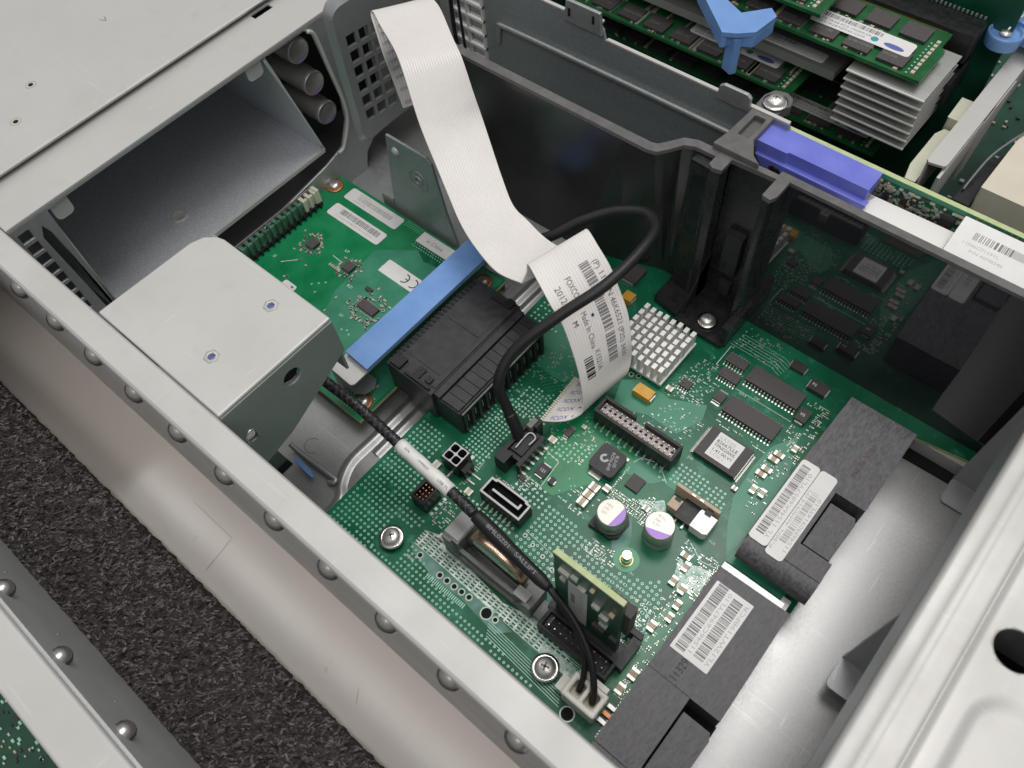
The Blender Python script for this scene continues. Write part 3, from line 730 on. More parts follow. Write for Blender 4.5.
o=block(86.2,90.2,49.0,54.6,2.4,'chip','diode','black block with white print at the end of the long chips',tabs='y',txt='V5',txc='label')
# multilayer capacitors one can count
for (x,y,l,w_,rot,bd_) in [(48.6,-14.4,3.4,2.9,0,'ceramic'),(48.6,-17.7,3.4,2.9,0,'ceramic'),(48.6,-21.0,3.4,2.9,0,'ceramic'),
    (89.0,31.6,3.6,1.9,0,'ceramic'),(89.6,34.2,3.6,1.9,0,'ceramic'),(88.6,24.4,3.6,1.9,0,'ceramic'),(89.2,27.0,3.6,1.9,0,'ceramic'),(89.6,18.0,3.2,2.0,1,'ceramic_pale'),(92.6,18.6,3.2,2.0,1,'ceramic_pale'),
    (92.6,39.4,2.8,1.9,1,'ceramic_pale'),(85.4,-14.8,3.4,1.9,0,'ceramic'),(87.4,-17.8,3.4,1.9,1,'ceramic'),(87.0,-24.0,3.2,2.2,1,'ceramic'),(90.6,-24.6,3.2,2.2,1,'ceramic'),(92.2,-29.5,3.2,2.0,1,'ceramic'),(92.6,-34.2,3.0,2.0,1,'ceramic'),
    (90.0,-39.8,3.4,2.4,1,'ceramic'),(94.0,-54.8,3.6,2.6,1,'ceramic'),(93.4,-60.6,3.4,2.4,1,'ceramic'),(1.2,-41.4,2.6,2.6,0,'ceramic_pale'),(16.6,-42.0,2.6,2.4,0,'ceramic_pale'),
    (26.4,-9.0,2.8,2.4,0,'ceramic_pale'),(31.6,2.0,1.8,1.5,0,'ceramic_pale'),(46.0,33.0,2.6,2.0,0,'ceramic_pale'),(52,-12,2.4,2.4,1,'ceramic_pale'),(66.2,-9.6,2.2,1.8,0,'ceramic_pale'),(84.6,14.6,1.8,1.6,0,'ceramic_pale'),(20.6,-59.4,2.6,2,0,'ceramic_pale')]:
    b=MB('solder'); smd(b,x,y,l,w_,min(l,w_)*.7,rot,bd_); b.build('chip_capacitor',board,bevel=.08,seg=1)

# white pin heatsink
hs=empty('pin_heatsink',(31.5,42,0),'square white pin heatsink on the green board beside the ribbon cable','heatsink')
b=MB('chip'); b.box(21.5,42,32.5,52.5,0.1,1.6); b.build('chip_under',hs)
b=MB('alu_white'); b.box(20.2,43.2,31.2,53.8,1.6,3.0); b.build('base_plate',hs,bevel=.2)
nx_,ny_=8,7
for i in range(nx_):
    for j in range(ny_):
        x=21.6+i*2.9; y=32.4+j*3.3
        tall=10.0+rnd.uniform(-.35,.35); x+=rnd.uniform(-.12,.12); y+=rnd.uniform(-.12,.12)
        b=MB('alu_white'); b.box(x-.8,x+.8,y-1.15,y+1.15,2.9,tall); b.build('pin',hs,bevel=.15,seg=1)
# 2-row header with brown-grey centre
hd=MB('blk','grey_pin'); x0,x1,y0,y1=32.6,64.4,6.0,13.2
hd.box(x0,x1,y0,y1,1.0,3.0); hd.box(x0,x1,y0,y0+1.1,3,8.6); 
hd.box(x0,45.6,y1-1.1,y1,3,8.8); hd.box(49.6,x1,y1-1.1,y1,3,8.8); hd.box(x0,x0+1,y0+1.1,y1-1.1,3,8.6); hd.box(x1-1,x1,y0+1.1,y1-1.1,3,8.6)
hd.box(x0+1.1,x1-1.1,y0+1.2,y1-1.2,3.0,6.4,'grey_pin')
ho=hd.build('ribbon_header',board,'long black two-row pin header with a notch in its wall',bevel=.15)
b=MB('solder')
for i in range(12):
    b.cyl((34.6+i*2.5,y0-1.4,0.05),.55,.5,n=8); b.box(34.35+i*2.5,34.85+i*2.5,y0-1.6,y0+.1,.4,1.2)
b.build('lead_row',ho)
b=MB('gold','blk','chrome')
for i in range(14):
    for yy in (8.4,11.0): b.box(34.3+i*2.14,34.65+i*2.14,yy-.17,yy+.17,6.4,7.7,'solder'); b.box(34.0+i*2.14,35.0+i*2.14,yy-1.3,yy-.5,6.4,6.46,'hole_black')
b.build('contact_pins',ho)
# SATA style socket
b=MB('blk','blk_rim'); b.prism([(21.2,-41.0),(38.2,-41.0),(38.2,-34.4),(36.8,-34.4),(36.4,-33.8),(23.2,-33.8),(22.8,-34.4),(21.2,-34.4)],.2,7.2,'blk',top='label_grey')
so=b.build('data_socket',board,'upright black socket with an L shaped slot',bevel=.1)
c=MB(); c.prism([(22.0,-40.2),(37.4,-40.2),(37.4,-35.2),(36.0,-35.2),(35.6,-34.6),(24.0,-34.6),(23.6,-35.2),(22.0,-35.2)],3,20); cut(so,c)
b=MB('blk','label_grey'); b.box(24.2,35.6,-38.1,-37.3,2.5,6.8,'blk',top='label_grey'); b.box(34.8,35.6,-37.3,-36.0,2.5,6.8,'blk',top='label_grey'); b.box(22.0,37.4,-40.2,-34.6,2.4,3.05,'hole_black'); b.build('socket_tongue',so,bevel=.1)
b=MB('solder'); [b.box(22.5+i*1.9,23.0+i*1.9,-43,-41,.05,.35) for i in range(7)]; b.build('lead_row',so)
# four-way power socket
b=MB('blk_dull'); b.box(3.6,10.4,-40.0,-33.2,.2,9.2,'blk',top='label_grey'); b.box(5.4,8.6,-33.3,-32.0,2,7); b.box(10.4,12.6,-39,-34.5,.2,5.2,'blk'); b.box(1.2,3.6,-39,-34.5,.2,4.2,'blk')
po=b.build('power_socket',board,'upright black four-way socket beside the white cable sleeve',bevel=.15)
c=MB()
for ix in (4.1,7.25):
    for iy in (-39.5,-36.35): c.prism([(ix,iy+.5),(ix+.5,iy),(ix+2.15,iy),(ix+2.65,iy+.5),(ix+2.65,iy+2.15),(ix+2.15,iy+2.65),(ix+.5,iy+2.65),(ix,iy+2.15)],2.5,20)
cut(po,c)
b=MB('solder'); b.box(11,16.5,-36.2,-35.7,.1,.5); b.box(11,16,-38.8,-38.3,.1,.5); b.box(7,7.6,-42.5,-40,.1,2); b.box(5,6.2,-32.2,-30.6,.1,.5); b.box(8,9.2,-32.2,-30.6,.1,.5); b.build('lead_row',po)
# small shrouded pin socket left of the cable
b=MB('blk'); b.box(4.4,10.4,-56.6,-49.0,.2,7.6); uo=b.build('pin_socket',board,'small black socket full of brown pins beside the white cable sleeve',bevel=.15)
c=MB(); c.box(5.3,9.5,-55.7,-49.9,2,20); cut(uo,c)
b=MB('copper_ring','copper_bright','chrome')
for ix in range(3):
    for iy in range(4): b.box(5.7+ix*1.4,6.1+ix*1.4,-55.2+iy*1.5,-54.7+iy*1.5,2,6.8,'copper_bright' if (ix+iy)%2 else 'copper_ring')
b.build('contact_pins',uo)
b=MB('solder'); [b.box(11.2,12.4,-56+i*2.2,-55+i*2.2,.05,.5) for i in range(4)]; b.build('lead_row',uo)
# socket the black cable plugs into
b=MB('blk'); b.box(17.6,25.6,-24.2,-12.0,.2,5.5); b.box(17.0,21.6,-28.8,-24.2,.2,8.4); b.box(18.6,21.8,-12.0,-8.6,.2,9.0); b.box(17.2,18.6,-24.2,-12,5.5,7.6); b.box(24.2,25.8,-26,-12,.2,6.4)
ko=b.build('latched_socket',board,'black latched socket under the thick black cable',bevel=.25)
b=MB('label_grey'); b.tube([(20.5,-21.5,7.4),(20.5,-14.5,7.4),(23.4,-14.5,7.4),(23.4,-18,7.4)],.3,n=6); b.build('latch_spring',ko)
b=MB('solder'); [b.box(25.6,27.2,-25.4+i*2.4,-24.6+i*2.4,.05,1.0) for i in range(6)]; b.build('lead_row',ko)
# stud
b=MB('pcb_ring'); b.cyl((71.4,-27.4,.02),4.2,.12,n=32); b.ring((71.4,-27.4,.05),1.9,2.2,.1,'gold'); b.cyl((71.4,-27.4,0),1.55,4.6,'chrome',n=24,r2=1.45); b.build('round_stud',board,'short polished stud in a bright green ring',bevel=.3)
# power module: upright small board with white block
b=MB('pcb_edge','ceramic'); b.box(70.2,86.6,1.0,2.2,.2,7.2,'ceramic'); 
vo=b.build('power_module',board,'low upright board strip with a white block and brown coil beside it',bevel=.1)
b=MB('nylon'); b.prism([(81.2,-.2),(87.0,-.2),(87.0,-6.4),(85.8,-7.2),(80.9,-7.2),(80.9,-1.2)],.2,5.2,top='alu_white'); b.build('white_block',vo,bevel=.5,seg=3)
b=MB('blk'); b.box(74.8,81,-6.6,1,.2,3.0); b.box(82.4,84.6,-1,1,5.2,6.0); b.build('module_base',vo,bevel=.2)
b=MB('ceramic','chip'); b.box(71.2,74.8,-5.4,-1.2,.2,4.2); b.box(72,74.2,-2.4,-1.2,4.2,4.25,'chip'); b.build('brown_coil',vo,bevel=.15)
b=MB('solder'); b.box(75.6,76.2,-8.2,-6.0,.05,1.2); b.box(78.6,79.2,-8.2,-6.0,.05,1.2); b.box(76,77.4,1.0,1.6,7.2,7.5); b.box(79,80.4,1.0,1.6,7.2,7.5); b.build('lead_row',vo)
# battery holder standing on edge
bh=MB('holder_grey')
bh.box(24.2,59.5,-60.6,-59.3,.2,7.5); bh.prism([(.2,24),(12.5,24),(12.5,27.5),(4.0,30.5),(2.2,40),(3.0,53),(9.5,56.5),(9.5,59.8),(.2,59.8)],-61.6,-60.2,axis=1)
bh.box(24,30,-60.4,-50.5,.2,12.5); bh.box(54.6,59.6,-60.4,-52.6,.2,8.6); bh.box(27,58,-60.2,-51.4,.2,1.2)
bho=bh.build('battery_holder',board,'grey plastic clip holding a round battery on edge',bevel=.5,seg=3)
b=MB('tab_grey'); b.box(23.8,29.6,-59.6,-51.4,12.5,13.0); b.build('spring_tab',bho,bevel=.15); b=MB('tab_grey'); b.box(52.6,57.6,-60.6,-57.2,9.6,10.0); b.box(52.6,53.1,-60.6,-57.2,6.6,9.8); b.build('spring_tab',bho,bevel=.15)
b=MB('pcb_dark','solder'); b.box(60,66,-60.5,-54.5,.1,3.0,'holder_grey'); b.build('holder_foot',bho,bevel=.3)
bat=empty('coin_battery',(42.5,-54,0),'round copper coloured battery standing on edge in the grey clip under the black cable sleeve','battery')
b=MB('copper_bright','copper_ring'); b.lathe((41.8,-57.0,8.1),[(.02,0),(10.7,0),(11.3,.35),(11.5,.8),(11.5,3.8),(11.2,4.3),(10.4,4.5),(.02,4.5)],'copper_bright',n=64,axis=1); b.build('battery_can',bat)
b=MB('chrome'); b.lathe((41.8,-57.2,8.1),[(.02,0),(10.2,0),(10.4,.15)],n=48,axis=1); b.build('battery_cap',bat)
# white two-pole power plug
wp=empty('white_plug',(87,-69,0),'cream white two-pole plug with two black wires at the bottom corner of the board','plug')
b=MB('nylon'); b.box(81.4,93.2,-73.8,-65.8,.2,9.6); wo=b.build('plug_shell',wp,bevel=.7,seg=3)
c=MB(); c.box(83.1,86.6,-72.0,-67.4,4,20); c.box(88.0,91.5,-72.0,-67.4,4,20); cut(wo,c)
b=MB('nylon'); b.box(82.2,92.0,-65.8,-64.2,3.4,9.6); b.box(78.6,81.6,-72.8,-68.2,.2,5); b.build('plug_latch',wp,bevel=.5)
b=MB('cream'); b.box(83.1,86.6,-72.0,-67.4,3.8,4.4); b.box(88.0,91.5,-72.0,-67.4,3.8,4.4); b.build('contact',wp)
b=MB('solder','copper_ring'); 
for i in range(3): b.box(93.4,96.4,-67.0-i*2.4,-65.8-i*2.4,.1,1.6,'solder' if i!=1 else 'copper_ring')
b.build('solder_pin',wp)
# double-row black header by the daughter card
b=MB('blk'); b.box(63.4,89,-62.6,-55.6,.2,6.0); bo_=b.build('double_row_header',board,'black double-row header in front of the small upright card',bevel=.2)
c=MB(); c.box(64.6,87.8,-61.4,-56.8,2.2,20); cut(bo_,c)
b=MB('chrome')
for i in range(10):
    for yy in (-60.2,-58.0): b.box(66.2+i*2.2,66.55+i*2.2,yy-.17,yy+.17,2.2,6.2)
b.build('contact_pins',bo_)
b=MB('blk'); b.box(62,89.5,-55.6,-50.4,.2,4.4); b.box(88,91.0,-57.2,-47,.2,6.4); b.box(84,90.4,-46.8,-44.8,.2,7.0); b.build('card_socket',board,'black socket that the small upright card stands in',bevel=.3)
# daughter card
dc=empty('daughter_card',(75,-53,4),'small green circuit card standing upright in a black socket, printed label on its face','circuit card')
Md=Matrix.Translation((75.2,-53,4))
b=MB('pcb_dark','pcb_edge'); 
M_=Md; b.prism([(-11.2,0),(11.2,0),(11.2,47.5),(-11.2,46.5)],-.8,.8,M=M_@Matrix.Rotation(PI/2,4,'X'),m='pcb_dark')
dco=b.build('card_sheet',dc)
b=MB('pcb_edge'); b.box(64.0,86.4,-53.8,-52.2,50.6,51.5); b.build('card_edge',dc)
b=MB('solder','ceramic','chip')
for (x,z,w_,h_,m_) in ((66.2,42,3.4,2.2,'solder'),(66.6,36.5,1.8,1.8,'solder'),(70.2,44,2.2,2,'solder_soft'),(77.4,34,2.4,2,'solder'),(76.6,46,1.2,1.0,'ceramic'),(80,28,2.8,3.8,'solder'),(80.2,23,2.6,2,'solder_soft'),(83,38,1.5,1.5,'ceramic'),(84,16,2.4,3,'chip'),(78,15,4,4,'chip'),(72.4,40.2,2.6,1.2,'solder')):
    b.box(x,x+w_,-54.9,-53.8,z,z+h_,m_)
b.build('card_component',dc,bevel=.2)
b=MB('chip'); b.box(79.4,88.2,-52.2,-48.6,22,40); b.build('card_chip',dc,bevel=.3)
b=MB('copper_ring'); b.lathe((80,-52.0,38),[(3.6,0),(3.8,1.4),(.02,1.4)],n=26,axis=1); b.build('round_part',dc)
st=MB('label_grey'); sticker(dc,(69.0,-54.0,8),X,Z,6.6,31,[('r',.9,14,1.5,8,'ink_soft'),('b',3.3,9,2.4,18,3,'ink_light')],r=.3,m='label_grey')

# black edge connector block that joins the two boards
eb=empty('edge_connector',(-16,-2,0),'large black plastic connector block joining the two green boards beside the blue bar','connector')
b=MB('blk_dull'); b.box(-33,-11.4,-27.6,19.6,1,17.0); b.box(-12,0.2,-26.4,18.6,.3,14.6)
b.box(-11.4,-8.6,-26.4,18.6,14.6,16.6)
eo=b.build('connector_body',eb,bevel=.3)
b=MB('blk_dull')
for i in range(12):
    y0_=-26.0+i*3.7; b.box(-8.2,-.4,y0_+.12,y0_+3.58,14.6,15.6); 
b.box(-29,-14,-20,-1,17.0,17.25); b.box(-29,-14,0,16,17.0,17.25); b.box(-13.8,-11.9,-25,18,16.9,17.5)
b.build('ribbed_top',eb,bevel=.15)
b=MB('blk'); b.box(-32,-27,-27,-22.5,17,18.4); b.box(-22,-19,-27,-21.5,17,17.8); b.box(-25,-13,-27,-26,17,18.2); b.box(-17,-14.5,-25,-22.5,17.4,18); b.box(-22,-13,15.8,17.4,17,18.2); b.box(-16,-13,17,19.4,17,18.6)
for i in range(23): b.box(-33.3,-31,-26.4+i*1.96,-25.4+i*1.96,17,17.35)
b.build('latch_detail',eb,bevel=.15)
b=MB('hole_black'); b.box(-.5,.35,-24.6,17,2.0,13.0); b.build('front_recess',eb)
b=MB('blk','holder_grey')
for i in range(12): b.box(.3,.9,-25.3+i*3.75,-24.0+i*3.75,.4,12.8)
b.box(.3,.9,-25.6,17.8,12.9,13.5,'holder_grey'); b.build('contact_frame',eb,bevel=.08,seg=1)
b=MB('solder'); 
for i in range(22): b.box(.8,1.7,-24.2+i*1.92,-23.75+i*1.92,.05,.35)
for i in range(11): b.box(.32,.55,-23.2+i*3.75,-22.95+i*3.75,6,10)
b.build('lead_row',eb)

# ================================================================== LEFT BOARD
lb=empty('left_board',(-84,-4,-1.6),'smaller bright green circuit board on the left with three white labels','circuit board')
b=MB('pcb_bright','pcb_edge'); b.prism([(-134,-46),(-33,-46),(-33,35),(-134,35)],-1.6,0,'pcb_edge',top='pcb_bright')
pb=b
zone(b,[(-86,14),(-60,34),(-34,34),(-34,-44),(-70,-44),(-84,-10)],'pcb_light'); zone(b,[(-76,27),(-70,34),(-50,34),(-52,24),(-66,22)],'pcb')
for i in range(40): 
    for j in range(3): via(-86+i*1.2,33.9-j*.0-(j*1.0),.26,0)
for i in range(14):
    for j in range(5): via(-76+i*1.3+(j%2)*.6,31-j*1.3,.3,0)
for i in range(8):
    for j in range(6): via(-46+i*1.5,-44+j*1.6,.4,.16)
for x,y in ((-68,-22),(-66,-21),(-64,-22),(-92,-12),(-90,-10),(-94,-14),(-90,-16),(-62,10),(-60,8),(-58,12)): via(x,y,.5,.2)
silkpath([(-113,-14),(-108,-9)],.25); silkpath([(-98,1.5),(-92,1.2)],.25); silkpath([(-78,10),(-73,10)],.2); silkpath([(-118,22),(-116,22)],.3)
for st_,x,y in (('C12',-112,4),('U7',-96,6),('R31',-82,-6),('U1',-74,-18),('J2',-118,-14)): put_text(b,st_,(x,y,ZL*3),X,Y,1.3,'silk')
b.build('board_sheet',lb)
t2=MB('solder','ceramic','chip','ceramic_pale'); tiny=t2
def ring_cluster(cx,cy,rx,ry,n,seed):
    r=random.Random(seed)
    for i in range(n):
        a=2*PI*i/n+r.uniform(-.1,.1); k=r.choice((.85,1.05,1.3)); x=cx+rx*k*math.cos(a); y=cy+ry*k*math.sin(a)
        smd(t2,x,y,1.5,.75,.6,r.random()<.5,r.choice(('ceramic','ceramic_pale','chip')))
ring_cluster(-108.8,.3,4.4,4.2,26,1); ring_cluster(-87.6,.9,4.4,4,24,2); ring_cluster(-66,-9,7.6,5.6,54,3)
r=random.Random(5)
for k in range(60):
    x=r.uniform(-130,-38); y=r.uniform(-44,33)
    if (-120<x<-54 and 6<y<33) or (-130<x<-118) : continue
    smd(t2,x,y,1.3,.7,.5,r.random()<.5,r.choice(('ceramic','chip','ceramic_pale')))
for i in range(6): smd(t2,-92.4-0+i*.0-3+i*1.1,-2.5-.0*i,1.6,.7,.5,1,'ceramic_pale')
t2.build('tiny_component',lb,kind='stuff')
for (x0,x1,y0,y1) in ((-111,-106.6,-2,2.4),(-90,-85.4,-1.2,3.2),(-71,-62.2,-10.6,-6.6)):
    b=MB('chip'); b.prism([(x0,y0),(x1,y0),(x1,y1),(x0,y1)],.1,1.4,'chip',top='chip_top'); o=b.build('control_chip',lb,bevel=.1)
    n_=5 if x1-x0<6 else 12; p_=(x1-x0-.6)/(n_-1); lead_row(o,[(x0+.3+p_*i,y0,0) for i in range(n_)],(0,-1,0),1.2,.3,.9); lead_row(o,[(x0+.3+p_*i,y1,0) for i in range(n_)],(0,1,0),1.2,.3,.9)
b=MB('chip'); b.box(-74.5,-71.3,-2.8,-1.2,.05,1); b.build('chip_capacitor',lb)
sticker(lb,(-118.2,16.2,.06),X,Y,30.8,6.9,[('b',5,3.0,23,2.8,1,'ink_soft',.3),('t',4,1.2,1.0,'11S46M0829YK10ZM','ink_light',22)],r=1.2,label='small white barcode label, nearer the chips')
sticker(lb,(-118.6,26.8,.06),X,Y,31.2,6.7,[('t',5,5.2,.8,'10ZM14F YK10','ink_light'),('b',6,2.4,20,2.4,2,'ink_light',.3),('t',5,.9,.9,'P46M0829 N2','ink_light')],r=1.1,label='white barcode label along the board edge')
sticker(lb,(-77.6,7.4,.06),X,Y,24,7.0,[],r=.5,label='white label with the CE mark')
b=MB('ink')
for cx,mid in ((-65.9,1),(-61.3,0)):
    K=12; A=[math.radians(-100+i*200/K) for i in range(K+1)]
    for a,c_ in zip(A,A[1:]): b.add([(cx+rr_*math.cos(t)*1.0,11.0+rr_*math.sin(t),.24) for rr_,t in ((1.8,a),(2.3,a),(2.3,c_),(1.8,c_))],[(0,1,2,3)])
    if mid: b.box(cx+.4,cx+2.0,10.8,11.2,.2,.235)
b.build('approval_mark',lb)
sticker(lb,(-76.3,28.0,.06),X,Y,19,5.8,[('t',4,2,1.9,'in China','ink_soft'),('t',14,4.2,1,'10','ink_light')],r=.5,label='white label partly under the blue bar')
sticker(lb,(-104.2,-23.2,.06),X,Y,7,4.4,[],r=1)
# comb connector
cc=MB('cream_pale','pcb_light','blk')
cc.box(-126.4,-122.2,-24,18.6,.1,2.0,'blk'); cc.box(-130,-126.2,-24,18.8,.1,4.0,'hole_black')
for i in range(14):
    y_=-23+i*3.0; cc.box(-126.2,-122.6,y_,y_+1.5,2,8.0,'pcb_comb' if i<11 else 'cream_pale'); cc.box(-124.9,-123.5,y_+1.5,y_+3.0,2,7.0,'pcb_comb' if i<11 else 'cream_pale')
    cc.box(-122.4,-120.9,y_+.4,y_+1.0,.1,2.4,'blk')
cc.box(-126.8,-126.3,-24,18.6,6.8,8.4,'grey_pin'); cc.box(-126.2,-122.4,17.2,18.8,2,8.6,'cream_pale')
cc.build('comb_connector',lb,'row of pale green and white contact fins at the back edge',bevel=.15,seg=1)
screw((-126.2,29.0,.5),2.3,'small screw on a copper ring at the far corner of the left board',washer=3.9)
screw((-39.6,28.8,.5),2.2,'small screw on a copper ring beside the far end of the black connector block',washer=3.8)
screw((-37.8,-39.4,.5),2.3,'small screw on a copper ring beside the black braided cable',washer=3.6)
# blue pull bar on silver bracket
bb=empty('blue_bar',(-40,0,0),'long flat sky-blue plastic pull bar lying across the left board','handle')
b=MB('blue'); b.prism([(-45.2,-34.6),(-33.8,-35.2),(-33.8,50),(-45.2,50)],19.0,21.0); b.box(-45.2,-44.0,-34.6,50,10,19.4); b.build('bar',bb,bevel=.5,seg=3)
b=MB('steel_light'); b.prism([(-46,-42),(-35.6,-42.4),(-34.6,-41.4),(-34.6,40),(-46,40)],17.2,18.2); b.box(-46.4,-45.4,-42,40,1,17.4); b.build('bar_bracket',bb,bevel=.4)
b=MB('steel_grey'); b.prism([(-47,-40),(-40,-40),(-37,-38),(-36,-34),(-38,-31),(-47,-31)],4,5); b.box(-46,-45,-41,-30,0,18); b.build('bracket_foot',bb,bevel=.4)

# ================================================================== SCREWS ON THE MAIN BOARD
screw((8.0,-70.2,2.6),3.0,'shiny cross-head screw with washer on the board edge nearest the corner box',washer=4.2,wm='chrome',rot=.9)
screw((72.9,-70.2,2.6),3.2,'shiny cross-head screw with washer beside the white plug',washer=4.3,wm='chrome',rot=.3)

# ================================================================== BLACK SHELLS WITH STICKERS
def shell(name,label,body,inset,zt,roll,seed):
    e=empty(name,((body[0][0]+body[2][0])/2,(body[0][1]+body[2][1])/2,0),label,'plastic shell','grey-black plastic shells along the edge of the main board')
    b=MB('blk_paper'); b.prism(body,1.0,zt); o=b.build('shell_body',e,bevel=.5,seg=3)
    b=MB('blk_paper'); x0,x1,y0,y1=inset; b.prism([(x0,y0),(x1,y0),(x1+.4,y1-2),(x1-.6,y1),(x0,y1)],1.0,zt-.8); b.build('inset_block',e,bevel=.4,seg=3)
    b=MB('hole_black'); b.box(x0-1.2,x1+.3,y0-.8,y1+4.2,.8,4.5); b.build('gap_shade',e)  # black fill painting the shade down in the gap
    if roll:
        rx0,rx1,ry=roll; b=MB('blk_paper'); b.cyl((rx0,ry,zt-5.4),5.2,rx1-rx0,n=40,axis=0); b.build('rolled_end',e,bevel=.4)
    return e
c1=shell('board_shell','grey-black plastic shell with two joined white labels, nearest the black divider',
  [(97.2,-2),(121.6,-2),(121.6,5.2),(111.0,5.2),(111.0,26.4),(121.0,26.4),(121.0,60.2),(98.2,60.2),(97.4,30)],(111.6,120.4,6.0,22.8),14,(97.6,121.7,-2.8),1)
c2=shell('board_shell','grey-black plastic shell with one white barcode label printed 11329 beside it, nearest the side wall',
  [(96.8,-78),(110.6,-78),(110.6,-52.7),(120.3,-52.7),(119.6,-15.4),(96.4,-15.8)],(111.3,120.4,-84,-56.6),14,(96.8,112,-79.6),2)
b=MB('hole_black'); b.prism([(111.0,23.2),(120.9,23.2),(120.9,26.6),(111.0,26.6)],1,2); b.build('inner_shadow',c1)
b=MB('hole_black'); b.box(96.8,110.4,-52.75,-52.6,14.0,14.03); b.box(107.5,107.65,-52.6,-16.6,14.0,14.02,'blk_paper'); b.box(97.4,97.6+24,27.6,27.7,14.0,14.015,'blk_paper'); b.build('parting_line',c2)
sticker(c1,(103.7,-2.4,14.0),Y,NX,33.0,6.3,[('b',3,2.6,28,2.8,11,'ink_soft',.36),('t',2.5,1.0,1.35,'YL 11S46K6857YL10','ink_light',27)],r=1.2,label='long white barcode label, left one of the joined pair')
sticker(c1,(109.7,-3.8,14.0),Y,NX,34.4,5.8,[('t',2,4.5,1.0,'P-30N  46M0914 (P)','ink_light',24),('b',6,2.0,20,2.2,12,'ink_light',.5),('t',3,.5,1.2,'11S46M0914YL10','ink_light',22)],r=1.2,label='long white barcode label, right one of the joined pair')
b=MB('ink_brown'); put_text(b,'46K36-V203',(113.0,34.0,14.05),(.05,1,0),NX,1.9,'ink_brown',14.5); b.build('printed_code',c1)
sticker(c2,(110.6,-44.6,14.0),Y,NX,24.6,12.4,[('b',1.0,8.2,23.5,3.2,21,'ink_soft',.36),('t',1.5,6.4,1.3,'11S46C6947YL10','ink_light',22),('b',2,2.6,21,3.2,22,'ink_soft',.36),('t',1.5,.7,1.3,'YL12WT19BFCR','ink_light',22)],r=.3,label='white label with two barcodes')
b=MB('ink'); put_text(b,'11329',(105.2,-52.0,14.06),(.02,1,0),NX,2.5,'ink',7.2); b.build('printed_code',c2)
# pale end plate between the two shells + strip of floor connector
b=MB('cream_pale','alu_white'); b.box(96.4,117.0,-13.8,-11.6,.4,8.6,'alu_white'); b.box(96,116,-8.6,-4,.2,2.0,'pcb_light')
b.box(115.6,118.4,-12,-8,.2,4.0,'steel_light'); b.build('edge_strip',None,'thin white strip on edge between the two grey-black shells','strip',bevel=.2)
# silver ledge behind the board corner
b=MB('steel_light'); b.prism([(121.8,69.2),(141,69.4),(141,71.4),(121,72)],-8,-1.6); b.box(110,141,72.8,78,-8,-1.7,'steel_grey'); b.build('rear_ledge',case,bevel=.2)
b=MB('hole_black'); b.prism([(121.8,64.2),(139.6,64.6),(139.6,69.2),(121.8,69.2)],-7.98,-7.9); b.build('ledge_slot',case)

# ================================================================== RIGHT HAND BAY COVER
rp=empty('bay_cover',(170,0,78),'large pale pressed metal cover along the right side with a round dark hole','cover plate')
# section (x,z) pressed profile, with the round-cornered recess as a height field
def prof_z(x):
    pts=[(136.6,82.2),(136.8,83.9),(137.4,84.8),(138.4,85.0),(140.2,85.0),(141.0,84.7),(142.0,84.7),(142.9,85.0),(146.6,85.1),(147.2,84.95),(147.6,84.1),(148.0,84.5),(148.6,85.2),(149.6,85.4),(260,85.4)]
    for (a,b_),(c_,d) in zip(pts,pts[1:]):
        if a<=x<=c_: return b_+(d-b_)*(x-a)/(c_-a)
    return 86
def sd_round(x,y,x0,y1,r):     # recess to the right of x0 and below y1
    dx=(x0+r)-x; dy=y-(y1-r)
    if dx>0 and dy>0: return math.hypot(dx,dy)-r
    return max(dx,dy)-r
xs_=[136.6,136.8,137.1,137.4,137.9,138.4,139.3,140.2,140.6,141,141.5,142,142.5,142.9,144,145.2,146.2,146.7,147.2,147.4,147.6,147.85,148.1,148.6,149.2,150,151]+[151+.5*i for i in range(1,70)]+[190,220,260]
ys_=[-150,-130,-110]+[-100+1.0*i for i in range(95)]+[0,20,60,100,150,200,260]
vs=[]
for x in xs_:
    for y in ys_:
        z=prof_z(x)
        if x>148.2:
            d_=sd_round(x,y,153.4,-31.5,7); t_=min(1,max(0,(-d_+1.3)/2.6)); z-=1.0*t_*t_*(3-2*t_)
        vs.append((x,y,z))
nY=len(ys_); b=MB('steel_light')
b.add(vs,[(i*nY+j,(i+1)*nY+j,(i+1)*nY+j+1,i*nY+j+1) for i in range(len(xs_)-1) for j in range(nY-1)],None,True)
co=b.build('cover_sheet',rp)
sd=co.modifiers.new('thick','SOLIDIFY'); sd.thickness=1.0*S; sd.offset=-1
bpy.context.view_layer.update()
me=bpy.data.meshes.new_from_object(co.evaluated_get(bpy.context.evaluated_depsgraph_get())); co.modifiers.clear(); co.data=me
c=MB(); c.cyl((154.9,-21.4,70),4.4,40,n=40)
cut(co,c)
b=MB('hole_black'); b.box(148,170,-32,-10,60,61); b.build('hole_dark_sheet',rp)  # added black sheet that makes the cover hole look dark inside
b=MB('steel_grey'); b.box(137.4,138.4,-150,260,62,83.6); b.build('cover_lip',rp)
for yb,nm in ((-11,'nearer'),(67.5,'farther')):
    b=MB('steel_grey'); z0=-7.9 if yb>0 else -.6
    b.prism([(yb-11,138.4),(yb-.4,138.0),(yb-.2,147),(yb-.2,170),(yb-10.4,170),(yb-11.4,141)][::-1],0,1,axis=1) if False else None
    b.prism(rrect(138.2,172,yb-10.6,yb,1.6),z0,z0+1.0)
    b.prism([(z0,138.2),(z0,172),(82,172),(82,139.6),(z0+6,138.4)],yb-.6,yb+.5,axis=1)
    b.build('support_gusset',rp,label=nm+' support bracket under the cover',bevel=.3)

